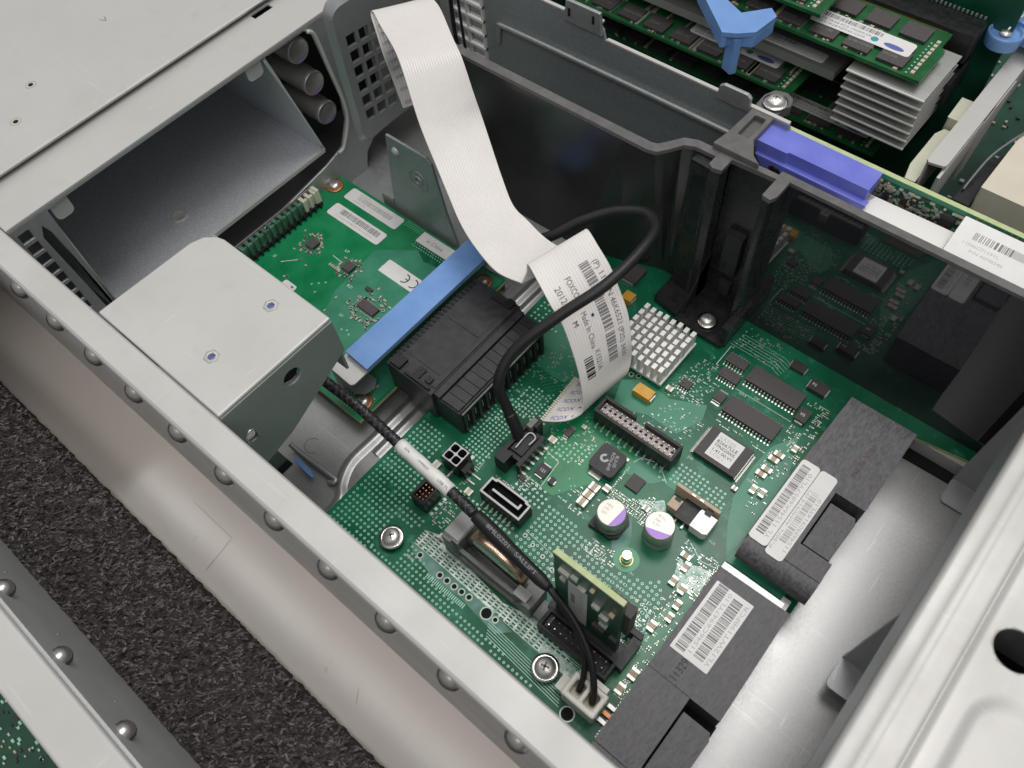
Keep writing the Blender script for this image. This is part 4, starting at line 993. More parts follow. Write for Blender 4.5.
# ================================================================== RIBBON CABLE
FL=[(-99.9, 54.5, 38.0), (-103.6, 55.2, 50.0), (-104.0, 54.0, 60.0), (-108.9, 56.6, 67.0), (-113.5, 59.5, 70.5), (-112.0, 59.7, 72.2), (-104.6, 55.9, 72.0), (-92.5, 50.5, 70.5), (-84.2, 45.9, 67.5), (-72.9, 39.1, 58.0), (-65.4, 35.2, 52.5), (-58.0, 31.6, 48.0), (-48.6, 26.6, 44.5), (-37.6, 20.8, 41.5), (-26.9, 16.9, 39.5), (-16.2, 14.8, 37.6), (-7.0, 16.5, 37.0)]
FR=[(-88.7, 75.8, 38.0), (-96.6, 80.7, 50.0), (-98.7, 81.0, 60.0), (-99.7, 80.6, 67.0), (-102.5, 80.5, 70.5), (-98.3, 78.0, 72.2), (-92.3, 75.3, 72.0), (-78.8, 66.9, 71.0), (-70.7, 62.5, 69.0), (-62.7, 58.5, 60.0), (-57.5, 56.1, 54.0), (-48.4, 50.5, 49.0), (-38.7, 44.3, 45.0), (-28.8, 38.5, 42.0), (-21.1, 37.3, 40.0), (-10.9, 35.8, 38.4), (0.5, 36.3, 38.2)]
SL=[(-7.0,16.5,37.0),(-6.5,19.0,40.6),(-6.2,19.7,44.2),(-0.1,17.0,43.2),(8.5,13.5,40.0),(14.0,12.3,36.0),(20.0,9.4,31.0),(24.9,7.0,24.0),(28.1,5.0,17.0),(29.5,3.8,12.0),(29.8,2.4,8.0),(28.0,-1.4,6.5),(24.9,-5.2,7.0),(21.7,-8.7,9.0)]
SR=[(0.9,35.8,38.2),(1.4,40.3,42.0),(0.5,42.8,45.4),(7.0,40.5,43.6),(13.9,38.1,40.4),(20.8,34.7,36.0),(26.8,31.5,31.0),(31.0,28.0,24.0),(32.5,26.8,17.0),(33.6,23.9,12.0),(31.7,23.5,8.0),(27.2,20.1,6.5),(23.2,16.0,7.0),(20.4,12.2,9.0)]
def strip_fn(Lp,Rp,sub=8):
    A=smooth_path(Lp,sub); B=smooth_path(Rp,sub)
    return A,B
def strip_mesh(mb,Lp,Rp,mat_,grooves=22,sub=8,th=.75,groove=.16):
    A,B=strip_fn(Lp,Rp,sub); n=len(A); K=grooves*6+1
    top=[];bot=[]
    for i in range(n):
        a=A[i];b_=B[i]; t=((A[min(i+1,n-1)]+B[min(i+1,n-1)])-(A[max(i-1,0)]+B[max(i-1,0)])).normalized(); w_=(b_-a).normalized(); nn=t.cross(w_).normalized()
        for k in range(K):
            s=k/(K-1); p=a.lerp(b_,s); g=groove*abs(math.sin(PI*s*grooves))**.6
            top.append(tuple(p-nn*(th/2+g-groove))); bot.append(tuple(p+nn*(th/2+g-groove)))
    mb.add(top,[(i*K+k,(i+1)*K+k,(i+1)*K+k+1,i*K+k+1) for i in range(n-1) for k in range(K-1)],mat_,True)
    mb.add(bot,[(i*K+k,i*K+k+1,(i+1)*K+k+1,(i+1)*K+k) for i in range(n-1) for k in range(K-1)],mat_,True)
    # side and end walls
    for k,rev in ((0,False),(K-1,True)):
        vs=[];
        for i in range(n): vs+=[top[i*K+k],bot[i*K+k]]
        fs=[(2*i,2*i+1,2*i+3,2*i+2) for i in range(n-1)]
        mb.add(vs,[f_[::-1] if rev else f_ for f_ in fs],mat_)
    for i in (0,n-1):
        vs=[];
        for k in range(K): vs+=[top[i*K+k],bot[i*K+k]]
        mb.add(vs,[(2*k,2*k+1,2*k+3,2*k+2) for k in range(K-1)],mat_)
    return A,B
rb=empty('ribbon_cable',(-20,30,0),'wide white folded ribbon cable printed with barcodes, running over the black connector block','ribbon cable')
b=MB('cable_white'); strip_mesh(b,FL,FR,'cable_white'); b.build('upper_run',rb)
b=MB('cable_white'); A2,B2=strip_mesh(b,SL,SR,'cable_white'); b.build('lower_run',rb)
# print on the lower run: u along the cable (0..1), v across (0 left .. 1 right)
n2=len(A2)
cum=[0]
for i in range(1,n2): cum.append(cum[-1]+((A2[i]+B2[i])/2-(A2[i-1]+B2[i-1])/2).length)
def rib_pt(d,v,off=.50,side=1):
    i=0
    while i<n2-2 and cum[i+1]<d: i+=1
    t=min(1,max(0,(d-cum[i])/max(1e-6,cum[i+1]-cum[i])))
    a=A2[i].lerp(A2[i+1],t); b_=B2[i].lerp(B2[i+1],t)
    tt=((A2[i+1]+B2[i+1])-(A2[i]+B2[i])).normalized(); w_=(b_-a).normalized(); nn=tt.cross(w_).normalized()
    return tuple(a.lerp(b_,v)-nn*off*side)
d0=cum[16]    # the fold crest
W_=25.5
pr=MB('ink_soft')
def rtext(st,d,v,size,width,m='ink_soft'):
    put_text(pr,st,(0,0,0),X,Y,size,m,width,fn=lambda a,c_: rib_pt(d0+d+a,v+c_/W_,.50,-1))
def rbars(d,v,w_,h,seed,m='ink_soft',unit=.55):
    r=random.Random(seed); x=0
    while x<w_:
        bb_=unit*r.choice((.6,1,1.6)); g=unit*r.choice((.5,.9))
        bb_=min(bb_,w_-x)
        pr.add([rib_pt(d0+d+x,v,.5,-1),rib_pt(d0+d+x+bb_,v,.5,-1),rib_pt(d0+d+x+bb_,v+h/W_,.5,-1),rib_pt(d0+d+x,v+h/W_,.5,-1)],[(0,1,2,3)],m); x+=bb_+g
rtext('(P) 11S',10.5,.80,2.3,9); rtext('PN 46K6521',20.0,.80,2.4,13); rtext('(P2S) 3430',34.0,.80,2.2,11)
rbars(9.5,.60,12.6,3.9,1,'ink_soft'); rbars(22,.57,11,4.0,2,'ink_soft'); rbars(34,.56,10,4.2,3,'ink_soft')
rtext('FOXCONN',11,.33,2.5,10.5); rtext('2012-12',12,.14,2.5,9.5); rtext('Made In China',23.5,.30,2.4,12.5); rtext('K1521A',37.0,.34,2.4,7.4); rbars(38,.13,7.6,3.9,4,'ink')
rtext('M',25,.14,2.2,1.8,'ink')
pr.add([rib_pt(d0+26+.6*math.cos(k),0.47+.6*math.sin(k)/W_,.5,-1) for k in [i*PI/5 for i in range(10)]],[tuple(range(10))],'ink')
pr.build('cable_print',rb)
# end of the cable: underside print in blue and comb of cut conductors
pr=MB('ink_blue','ink_soft')
tot=cum[-1]
for i in range(5):
    put_text(pr,'ICOX',(0,0,0),X,Y,2.1,'ink_blue',6.5,fn=lambda a,c_,i=i: rib_pt(tot-1.8-a,(.05+i*.19)+c_/W_,.50))
    pr.add([rib_pt(tot-10.5+.6*math.cos(k),.07+i*.2+.5*math.sin(k)/W_,.5) for k in [j*PI/4 for j in range(8)]],[tuple(range(8))],'ink_soft')
pr.build('cable_print',rb)
b=MB('cream_pale')
for i in range(23):
    p=A2[-1].lerp(B2[-1],(i+.5)/23); b.box(p.x-1.0,p.x+.25,p.y-.28,p.y+.28,p.z-.45,p.z+.45)
b.build('cut_conductor_row',rb)
b=MB('holder_grey'); b.box(18.6,20.6,-13.4,-9.4,2,9.5); b.build('ribbon_clamp',rb,bevel=.3)
# printed back of the upper run
bk=MB('ink_blue')
A3,B3=strip_fn(FL,FR,8)
for i in range(2,30,3):
    a=A3[i]; b_=B3[i]; t=((A3[i+1]+B3[i+1])-(A3[i-1]+B3[i-1])).normalized(); w_=(b_-a).normalized(); nn=t.cross(w_).normalized()
    for q in range(3):
        put_text(bk,'COX',a+w_*(1.2+q*8)-nn*.55+t*.2,w_,-t,1.2,'ink_blue',3.2)
        put_text(bk,'COX',a+w_*(1.2+q*8)+nn*.55+t*.2,w_,t,1.2,'ink_blue',3.2)
bk.build('cable_print',rb)

# ================================================================== THICK BLACK CABLE
b=MB('rubber')
path=[(18.5,-17.5,6),(17.0,-16.9,10),(12.0,-15.3,18.0),(8.2,-13.9,27.0),(8.2,-5.0,35.6),(15.4,9.7,45.0),(22.1,24.0,51.0),(23.4,40.5,52.5),(20.8,52.6,51.0),(13.4,57.8,49.0),(3.4,54.6,46.0),(-6,47.5,41.0),(-13.3,40.1,35.0),(-22,36,30.0),(-33,35,24),(-44,38,12),(-50,40,-4)]
kb=empty('black_cable',(18,-17,0),'thick black looping cable that passes in front of the printed ribbon cable','cable')
b.tube(path,1.9,n=18,sub=10); b.build('cable_sheath',kb)
b=MB('rubber'); b.tube([(19.2,-18,3),(17.4,-17.0,9.5),(13.6,-15.8,15.4)],2.15,n=16,sub=6); b.build('strain_sleeve',kb)
b=MB('solder_soft'); 
for i in range(5): b.tube([(19.0,-19.5+i*1.1,4.5),(18.3,-18.2+i*.5,6.4),(17.6,-17.2,8.6)],.28,n=6,sub=4)
b.build('wire_end',kb)
b=MB('blk'); b.box(18.9,23.9,-22.4,-13,3,6.6); b.build('cable_plug',kb,bevel=.3)

# ================================================================== BRAIDED CABLE WITH WHITE SLEEVE
bc=empty('braided_cable',(20,-52,0),'black braided cable with a white sleeve and printed black tube, ending in two thin wires','cable')
bpth=[(-60,-49.5,27),(-37.4,-49.2,27.4),(-21,-49.1,27.0),(-2.3,-50.0,25.5),(22.3,-51.3,23.8),(33.4,-52.2,22.8),(46.4,-53.4,21.6),(63.4,-54.8,20.0)]
PP=smooth_path(bpth,12)
def split(P,x0,x1): return [tuple(p) for p in P if x0<=p.x<=x1]
b=MB('braid_a'); b.tube(split(PP,-60,31),1.75,n=16,sub=1); b.build('cable_core',bc)
b=MB('braid_b')
# woven strands: two families of helices
pts=split(PP,-58,31); seg_=[Vector(p) for p in pts]
L_=[0]
for i in range(1,len(seg_)): L_.append(L_[-1]+(seg_[i]-seg_[i-1]).length)
def on(d):
    i=0
    while i<len(L_)-2 and L_[i+1]<d: i+=1
    t=(d-L_[i])/(L_[i+1]-L_[i]); return seg_[i].lerp(seg_[i+1],t),(seg_[i+1]-seg_[i]).normalized()
for sgn in (1,-1):
    for k in range(7):
        vs=[];N_=230
        for i in range(N_):
            d=L_[-1]*i/(N_-1); p,t=on(d); a=t.cross(Vector((0,0,1))).normalized(); c_=a.cross(t)
            ang=sgn*d/9.0*2*PI+k*2*PI/7
            for da in (-.19,.19):
                rr_=1.83+.07*math.cos(7*ang/2*1.0+sgn)
                vs.append(tuple(p+a*math.cos(ang+da)*rr_+c_*math.sin(ang+da)*rr_))
        b.add(vs,[(2*i,2*i+1,2*i+3,2*i+2) for i in range(N_-1)],'braid_b' if k%2 else 'braid_a',True)
b.build('braid_weave',bc)
b=MB('white_tape'); b.tube(split(PP,-3.0,22.0),2.35,n=20,sub=1,rf=lambda t:1+.03*math.sin(t*19)); so_=b.build('white_sleeve',bc)
b=MB('ink_soft')
r=random.Random(3)
P3=[Vector(p) for p in split(PP,-3.0,22.0)]
for st_,x0,off in (('F/N',1,.4),('N74M6520',7,.4),('USB YL',16,.0)):
    def fn(a,c_,x0=x0,off=off): return (x0+a, -50.0-(x0+a+2.3)*.052+off+c_*.9-1.0, 25.45-(x0+a+2.3)*.07+2.62-.12*abs(c_-1)**2)
    put_text(b,st_,(0,0,0),X,Y,.95,'ink_soft',4.5 if len(st_)>3 else 2,fn=fn)
b.build('sleeve_print',so_)
mat('ink_soft2', (.25,.25,.26), .6)
b=MB('rubber'); tp=split(PP,31,63.4); b.tube(tp,2.15,n=18,sub=1,rf=lambda t:1.0+.16*math.sin(min(1,t*1.6)*PI)-.35*max(0,t-.88)/.12); to_=b.build('shrink_tube',bc)
b=MB('ink_light'); 
def fn2(a,c_): 
    x=37+a; return (x,-52.6-(x-37)*.095+c_-.9+.2,22.4-(x-37)*.095+2.75-.12*(c_-.6)**2)
put_text(b,'8ML0Z01   SALLIPT',(0,0,0),X,Y,1.35,'ink_soft2',20.5,fn=fn2); b.build('tube_print',to_)
b=MB('rubber'); b.tube([(62.4,-54.8,20),(69,-56.4,19.4),(74.5,-58.2,18.0),(80.5,-61.6,14.5),(84.0,-66.0,10.5),(85.0,-69.4,5.5)],.95,n=12,sub=8); b.tube([(62.4,-54.4,19.6),(70,-56.2,19.8),(76.5,-58.4,18.6),(83.5,-62.2,15.5),(88.4,-67.0,11),(89.9,-69.6,5.5)],1.05,n=12,sub=8)
b.build('wire_pair',bc)

# ================================================================== BLACK DIVIDER
dv=empty('black_divider',(20,76,0),'tall glossy black plastic divider wall across the case, mirroring the green board','divider')
# left panel, leaning back towards its foot
b=MB('blk_gloss')
def lean(path_top,path_bot,z0,z1,th,m):
    vs=[];n=len(path_top)
    for z,pa,o_ in ((z1,path_top,0),(z0,path_bot,0),(z1,path_top,th),(z0,path_bot,th)):
        for x,y in pa: vs.append((x,y+o_,z))
    fs=[(i,i+1,n+i+1,n+i)[::-1] for i in range(n-1)]+[(2*n+i,2*n+i+1,3*n+i+1,3*n+i) for i in range(n-1)]+[(i,2*n+i,2*n+i+1,i+1)[::-1] for i in range(n-1)]
    fs+=[(0,n,3*n,2*n),(n-1,2*n+n-1,3*n+n-1,n+n-1)]
    b.add(vs,fs,m,False)
lean([(-81,65.6),(-78,65.6),(-20,65.6),(-3,65.6),(9.4,66.2),(11.4,68.4),(14.8,73.4),(18.2,75.4),(24,75.8),(31,75.8)],[(-81,66),(-78,66),(-20,66.6),(-3,71),(9.4,76.0),(12,76.6),(14.8,76.8),(18.2,77),(24,77),(31,77)],-1,66.4,1.6,'blk_gloss')
b.build('left_panel',dv,weld=True)
b=MB('blk_rim')
pr_=[(-81,64.8),(-78,64.8),(-20,64.8),(7.2,64.8),(10.2,65.6),(12.6,68.6),(15.6,73.4),(19.0,74.9),(30.5,75.0)]
bk_=[(30.5,78.2),(18.0,78.0),(13.6,76.2),(10.4,71.4),(8.4,68.9),(6.6,68.3),(-20,68.2),(-78,68.2),(-81,68.2)]
b.prism(pr_+bk_,66.2,68.0); b.build('left_rim',dv,bevel=.4)
b=MB('blk_mirror'); b.prism([(75.6,-.6),(77.2,-.6),(81.2,66.6),(79.3,66.6)],48,260,axis=0); b.build('right_panel',dv)
b=MB('blk_rim'); b.box(46,260,79.0,81.8,66.2,67.8); b.build('right_rim',dv,bevel=.4)
# post: open channel with latch and foot
b=MB('blk_post')
b.box(28,50,77.6,79.0,-.5,66); b.prism([(26.6,79),(26.6,71),(28.2,70.2),(31.0,70.6),(31.0,77.6),(28.8,77.6),(28.8,79)],0,66.2)
b.prism([(46.6,78),(46.6,69.4),(49.2,69.0),(50.2,71),(50.2,79)],0,66.2)
b.prism([(20,78),(20,71.5),(27,71),(27,78)],0,66)
po_=b.build('post_channel',dv,bevel=.5)
b=MB('blk_rim'); b.prism([(26.4,71),(28.2,70),(31.2,70.6),(31.2,76.6),(46.4,77.4),(46.4,69.2),(49.3,68.8),(50.4,71),(50.4,79.6),(31,79.2),(26.4,78.0)],66.2,68.2); b.build('post_rim',dv,bevel=.4)
b=MB('blk_dull'); b.prism(rrect(35,42.2,20,39.5,1),74.6,77.8,axis=1) if False else b.box(35.4,42.2,74.8,77.7,19,39); b.box(36.6,41.4,75.6,77.8,6,13); b.build('latch_tongue',dv,bevel=.5)
b=MB('blk_post'); b.prism([(30,58.4),(50,58.4),(51,60),(51,78),(30,78)],.2,2.4); b.box(48.6,51.4,60,79,0,11); b.prism([(18.5,62),(30,60),(30,78),(18.5,78)],.1,3.2); b.prism([(60,0),(78,0),(78,22),(70.5,14)],48.9,50.0,axis=0); b.prism([(60,0),(78,0),(78,22),(70.5,14)],30.0,31.0,axis=0)
b.build('post_foot',dv,bevel=.5)
b=MB('blk_rim'); b.prism([(23.2,77.5),(40,77.5),(36.5,80),(32.8,86),(32.8,103),(34.2,106),(33,109.6),(30,111),(26,110),(24.3,106),(24.6,94),(24.2,84)],66.6,70.4)
ao=b.build('top_arm',dv,bevel=.4)
c=MB(); c.prism([(27.2,85.5),(31.0,85.5),(31.0,96),(27.2,96)],68.0,80); cut(ao,c)
screw((29.6,103.6,71.4),3.0,'shiny cross-head screw on the black arm at the top of the divider',washer=4.0,wm='chrome',rot=.2)
screw((40.6,64.6,3.4),2.6,'shiny cross-head screw in the foot of the black divider post',washer=3.6,wm='chrome',rot=.8)

# ================================================================== METAL PARTITION BEHIND
mp=empty('metal_partition',(-20,98,-8),'blue-grey sheet metal partition with a long pressed crease, behind the black divider','partition')
b=MB('steel_teal'); b.prism([(-8,-112),(-8,60),(64,60),(64,40),(70.3,38),(70.3,-34.5),(73.6,-35.6),(76.5,-38),(76.5,-52),(74.5,-53),(74.5,-62),(80,-64),(80,-112)],98,99.2,axis=1)
mo=b.build('partition_sheet',mp,bevel=.25)
c=MB(); 
for i in range(2):
    for j in range(6): c.prism([(30+j*6.2,-109.4+i*8.4),(30+j*6.2,-102.2+i*8.4),(35.2+j*6.2,-102.2+i*8.4),(35.2+j*6.2,-109.4+i*8.4)],90,110,axis=1)
cut(mo,c)
b=MB('alu_white')
for j in range(7): b.box(-110.4,-92.8,96.6,98.2,28.8+j*6.2,29.9+j*6.2)
for i in range(3): b.box(-110.6+i*8.4,-109.6+i*8.4,96.9,98.2,29,72)
b.build('vent_grid',mp)
b=MB('blk'); b.tube([(-103,95.6,30),(-103.4,95,50),(-104,95.2,78)],.6,n=8); b.tube([(-107,95.2,26),(-108,95,52),(-107,95.4,78)],.9,n=8); b.build('thin_wire',None,'thin black wires hanging in front of the metal vent grid','wire')
b=MB('steel_grey'); b.tube([(-86,97.6,48),(-84.5,97.2,55.5),(-80,97.1,57),(-30,97.1,57.6),(10,97.1,57.8),(60,97.1,58)],1.1,n=10); b.build('pressed_crease',mp)
b=MB('steel_light'); b.box(-34,38,97.9,99.3,70.1,70.8); b.box(-52,-36,97.9,99.3,76.3,77.0); b.box(-64,-53,97.9,99.3,74.4,75); b.build('bright_edge',mp)
b=MB('steel_grey'); b.prism([(69,11.6),(74.2,12.4),(75.2,14),(75.2,22.6),(74.2,24),(69,24.2)],96.8,98.0,axis=1); b.prism([(72,-52),(79.6,-51.4),(80.4,-50),(80.4,-36.4),(72,-35.4)],96.8,98.0,axis=1); b.build('edge_tab',mp,bevel=.3)
b=MB('hole_black'); b.box(-50.2,-49.2,96.6,96.9,74.5,77.5); b.box(-39.6,-38.6,96.6,96.9,75.5,78.5); b.build('tab_slot',mp)

# ================================================================== BLUE LATCH, BRACKET AND RISER CARD
bl=empty('blue_latch',(51,94,58),'violet-blue plastic latch block on the rim of the divider','latch')
b=MB('blue_violet'); b.prism([(32.5,88.8),(43.0,88.8),(43.8,89.6),(70.6,89.6),(70.6,98.6),(42,98.8),(32.6,99.2)],63.8,68.2); b.box(33.6,44,90,98,58.5,64); b.prism([(58,34),(58,70),(64,70),(64,34)],90.6,98,axis=1) 
b.build('latch_body',bl,bevel=.35)
b=MB('blue_violet'); b.prism([(55,40),(64.0,33.2),(64,72),(57,70),(54.5,60)],87.6,89.8,axis=1); b.build('latch_skirt',bl,bevel=.3)
b=MB('label'); b.lathe((41,88.6,60),[(.02,-1.2),(2.4,-1),(2.8,0)],'chrome',n=20,axis=1); b.build('latch_pin',bl)
rc=empty('riser_card',(80,100,0),'green riser card standing on edge behind the divider, crowded with tiny parts','circuit card')
b=MB('pcb_dark','pcb_edge'); b.box(28,170,99.4,101.2,10,67.4,'pcb',top='pcb_edge'); b.build('card_sheet',rc)
b=MB('pcb_light'); b.box(28,170,99.3,99.42,65.8,67.3); b.build('edge_band',rc)
t2=MB('solder','ceramic','chip','solder_soft','ceramic_pale')
r=random.Random(9)
for i in range(330):
    x=r.uniform(69.5,98); z=r.uniform(57.5,65.4); l=r.uniform(.6,1.2)
    x=round(x/.6)*.6; z=round(z/.7)*.7
    if 91<x<95.5 and z<64.4 and z>59: continue
    t2.box(x-l/2,x+l/2,98.9-l*.2,99.4,z-l*.28,z+l*.28,r.choice(('solder','ceramic','solder_soft','solder_soft','ceramic_pale','chip')))
t2.build('tiny_component',rc,kind='stuff')
b=MB('chip'); b.box(91.2,95.2,98.2,99.4,59.4,64.2); b.box(78.5,80.6,98.5,99.4,60,63); b.box(73,75,98.6,99.4,59,62.4); b.build('control_chip',rc,bevel=.15)
b=MB('gold'); [b.box(100+i*2.0,100.6+i*2.0,99.2,99.4,66,67) for i in range(8)]; b.build('gold_row',rc)
sb=empty('silver_bracket',(90,90,55),'bright silver sheet metal bracket with a white barcode label, behind the divider rim','bracket')
b=MB('alu_white'); b.prism([(56,83),(63,86.4),(69,95.2),(97,95.8),(97,83)],60.6,61.8); b.prism([(97,83),(150,83),(150,95.8),(97,95.8)],60.0,61.0); b.box(57,150,82.4,83.2,20,61.6); 
b.build('bracket_sheet',sb,bevel=.3)
b=MB('steel_grey'); b.prism([(58,83.5),(64,87.6),(70,94.6),(72,94.8),(70,89),(62,83.5)],61.85,62.1); b.build('pressed_scoop',sb,bevel=.1)
sticker(sb,(97.3,84.0,62.2),X,(0,.93,.36),60,14.6,[('b',5.0,9.0,24,2.4,31,'ink_soft',.45),('t',3,6.8,1.0,'11S46C7159YL','ink_light',11),('t',6,5.0,1.0,'P/N 46M6546','ink_light',10)],r=.2,th=.3)

# ================================================================== MEMORY MODULES
def ddr(x0,x1,y0,z,label,lab=None,front=0,heat=False,th=1.3):
    e=empty('memory_module',((x0+x1)/2,y0+15,z),label,'memory module','memory modules plugged in flat behind the partition')
    if heat:
        b=MB('alu_fin'); b.box(x0,x1,y0,y0+22,z-3.5,z); b.build('heat_spreader',e,bevel=.3)
        b=MB('pcb_mem'); b.box(x0,x1-1.5,y0+2,y0+30,z-2.6,z-1.4); b.build('module_sheet',e)
    else:
        b=MB('pcb_mem','pcb_light'); b.prism([(x0,y0),(x1,y0),(x1,y0+18),(x1-2,y0+20),(x1-2,y0+30),(x0,y0+30)],z-th,z,'pcb_mem'); o=b.build('module_sheet',e,bevel=.1)
        k=0; x=x1-6
        while x-10>x0:
            b=MB('chip'); b.box(x-10.4,x-1.2,y0+1.6,y0+9.6,z+.02,z+1.2,'chip',top='chip_top'); put_text(b,rnd.choice(('K4B1G0846','SEC 140','HCH9')),(x-9.6,y0+4.6,z+1.23),X,Y,1.3,'ink_soft'); b.build('memory_chip',e,bevel=.1,seg=1)
            if k%1==0:
                b=MB('chip'); b.box(x-10.4,x-1.2,y0+17.4,y0+25.2,z+.02,z+1.2,'chip',top='chip_top'); b.build('memory_chip',e,bevel=.1,seg=1)
            x-=12.4; k+=1
        t=MB('ceramic','solder','solder_soft'); 
        for i in range(9): t.box(x1-4.4,x1-3.2,y0+2+i*2.3,y0+3.4+i*2.3,z,z+.5,'ceramic_pale')
        for i in range(50):
            a=rnd.uniform(x0,x1-6); smd_=rnd.choice((.6,1.0)); t.box(a,a+smd_*1.4,y0+rnd.choice((.6,10.6,16.2)),y0+rnd.choice((1.2,11.4,16.9)),z,z+.5,rnd.choice(('ceramic','solder','solder_soft')))
        for i in range(10): via_x=x1-5.6; t.box(via_x-.3,via_x+.3,y0+1.6+i*2,y0+2.2+i*2,z,z+.04,'via')
        t.build('tiny_component',e,kind='stuff')
        g_=MB('gold'); 
        for i in range(int((x1-x0-4)/1.0)): g_.box(x0+1+i,x0+1.65+i,y0+27.6,y0+30,z,z+.06)
        g_.build('gold_contact_row',e)
    if lab:
        lx,ly,lw,lh,sd_=lab
        o=sticker(e,(lx,ly,z+(.02 if heat else 1.22)),X,Y,lw,lh,[('b',2,lh*.62,lw*.62,lh*.28,sd_,'ink_soft',.4),('t',2,lh*.36,lh*.14,'1GB 1RX8 PC3-10600E-09-10','ink_soft',lw*.6),('t',2,lh*.12,lh*.14,'M391B2873FH0-CH9','ink_soft',lw*.5)],r=1.2)
        if not heat:
            b=MB('ink_blue'); cx=lx+lw-6; cy=ly+lh*.3
            b.add([tuple((cx+3.6*math.cos(t),cy+1.2*math.sin(t)-.1*math.cos(t),z+1.38)) for t in [i*PI/10 for i in range(20)]],[tuple(range(20))],'ink_blue')
            cx-=7; b.add([tuple((cx+1.3*math.cos(t),cy+.3+1.3*math.sin(t),z+1.38)) for t in [i*PI/8 for i in range(16)]],[tuple(range(16))],'ink_teal'); b.build('label_mark',o)
    return e
ddr(-72,61.5,137.8,72.0,'uppermost full memory module, white label with a blue oval, over the silver fins',(17.5,144.6,36,7.6,41))
ddr(-109,23.2,139.0,80.0,'short visible end of a memory module at the very top of the picture',None)
ddr(-112,22.0,134.2,50.0,'long memory module whose white label is partly behind the blue clip',(-27,142.5,38.5,7.6,42))
ddr(-98,33.0,141.5,60.0,'memory module with a flat silver spreader and a small white label',(-8,143.5,35,5.2,43),heat=True)
ddr(-79,54.4,147.4,30.0,'lowest memory module, just above the partition edge, its label reaching under the silver fins',(13,152,36,6.5,44))
b=MB('blk'); b.box(-120,66.5,166,176,63,73.5); b.box(60,67,158,176,50,60); b.box(-120,66,166,176,44,52); b.box(-120,66,168,176,54,60); b.box(-120,62,176,180,24,32)
sk_=b.build('memory_socket',None,'long black memory sockets behind the modules','socket',bevel=.4)
b=MB('gold'); [b.box(-30+i*1.55,-29.3+i*1.55,176.4,177,73.6,74.6,'solder') for i in range(62)]; b.build('contact_pins',sk_)
b=MB('pcb_dark'); b.box(-130,74,181,183,-6,110); rbd=b.build('riser_board',None,'dark green board standing behind the memory sockets, small white label at the top','circuit board')
sticker(rbd,(8,180.9,85),X,Z,46,8,[('b',12,3.5,26,3,51,'ink_soft',.4),('t',8,1.2,1.4,'11S69Y4508YH30','ink_light',24)],r=2)
# finned heatsink
fh=empty('finned_heatsink',(52,147,44),'stack of thin silver cooling fins below the upper memory module','heatsink')
for i in range(7):
    z=68-3.35*i
    b=MB('alu_fin','alu_white'); b.box(38.4,65.8,135.5,163,z-.4,z); b.box(38.4,65.9,135,135.5,z-.5,z+.02,'alu_white'); b.build('fin',fh)
b=MB('copper_ring'); b.cyl((46,152,40),3,28,'alu_fin'); b.cyl((58,152,40),3,28,'alu_fin'); b.build('heat_pipe',fh)
# blue clip hanging over the modules
b=MB('blue'); b.prism([(-17,127.1),(-10.4,121.6),(3.2,110.3),(7.6,112.6),(12,116.6),(13.2,127.4),(9.5,130.4),(2.8,122.6),(-4.5,125.8),(-12,132)],80,82)
b.prism([(-17,127.1),(3.2,110.3),(4.8,111.6),(-15.6,128.6)],76,80.1); b.prism([(2.6,111.6),(12.0,116.4),(13.2,127.2),(11.8,127),(10.8,118),(2.6,113.4)],76,80.1)
b.prism([(1.6,124.4),(3.4,113.8),(7.6,112.2),(9.0,114.2),(7.2,116.4),(5.6,122)],66,79.6)
b.build('blue_clip',None,'bent sky-blue plastic clip hanging over the memory modules at the top','clip',bevel=.4,seg=3)
kn=empty('release_lock',(72,181,62),'sky-blue round plastic knob in the upper right corner','knob')
b=MB('blue'); b.lathe((72.4,180.4,60),[(5.6,5.5),(6.0,9.4),(5.8,10.2),(5.1,10.4),(4.5,9.0),(.02,8.6)],n=40); b.prism([(56,200),(64,188),(67,184.5),(72.4,185.5),(80,184),(110,190),(110,230),(56,230)],64,71.5); b.build('knob_body',kn,bevel=.6,seg=3)
b=MB('screw_steel'); b.lathe((72.4,180.4,69.2),[(1.9,0),(1.7,.8),(.02,1.1)],n=20); b.tube([(72.4,180.4,70.4),(73.6,184,73.2),(74.6,189,73.6)],.45,n=6); b.build('knob_screw',kn)
b=MB('pcb_dark'); b.box(-130,260,100,330,-6,-4.4); mb_=b.build('lower_board',None,'dark green board lying at the bottom of the upper right bay','circuit board')
t=MB('solder','ceramic','chip'); r=random.Random(4)
for i in range(200):
    x=r.uniform(50,110); y=r.uniform(110,300); t.box(x,x+r.uniform(.8,2),y,y+r.uniform(.8,2),-4.4,-3.6,r.choice(('solder','ceramic','chip','chip')))
t.build('tiny_component',mb_,kind='stuff')
screw((59,246,-2),4.4,'bronze coloured screw on the dark board below the blue knob',washer=7.5)
b=MB('cream_pale'); b.box(50,54,222,230,-4,-1.5); b.build('pale_part',mb_)
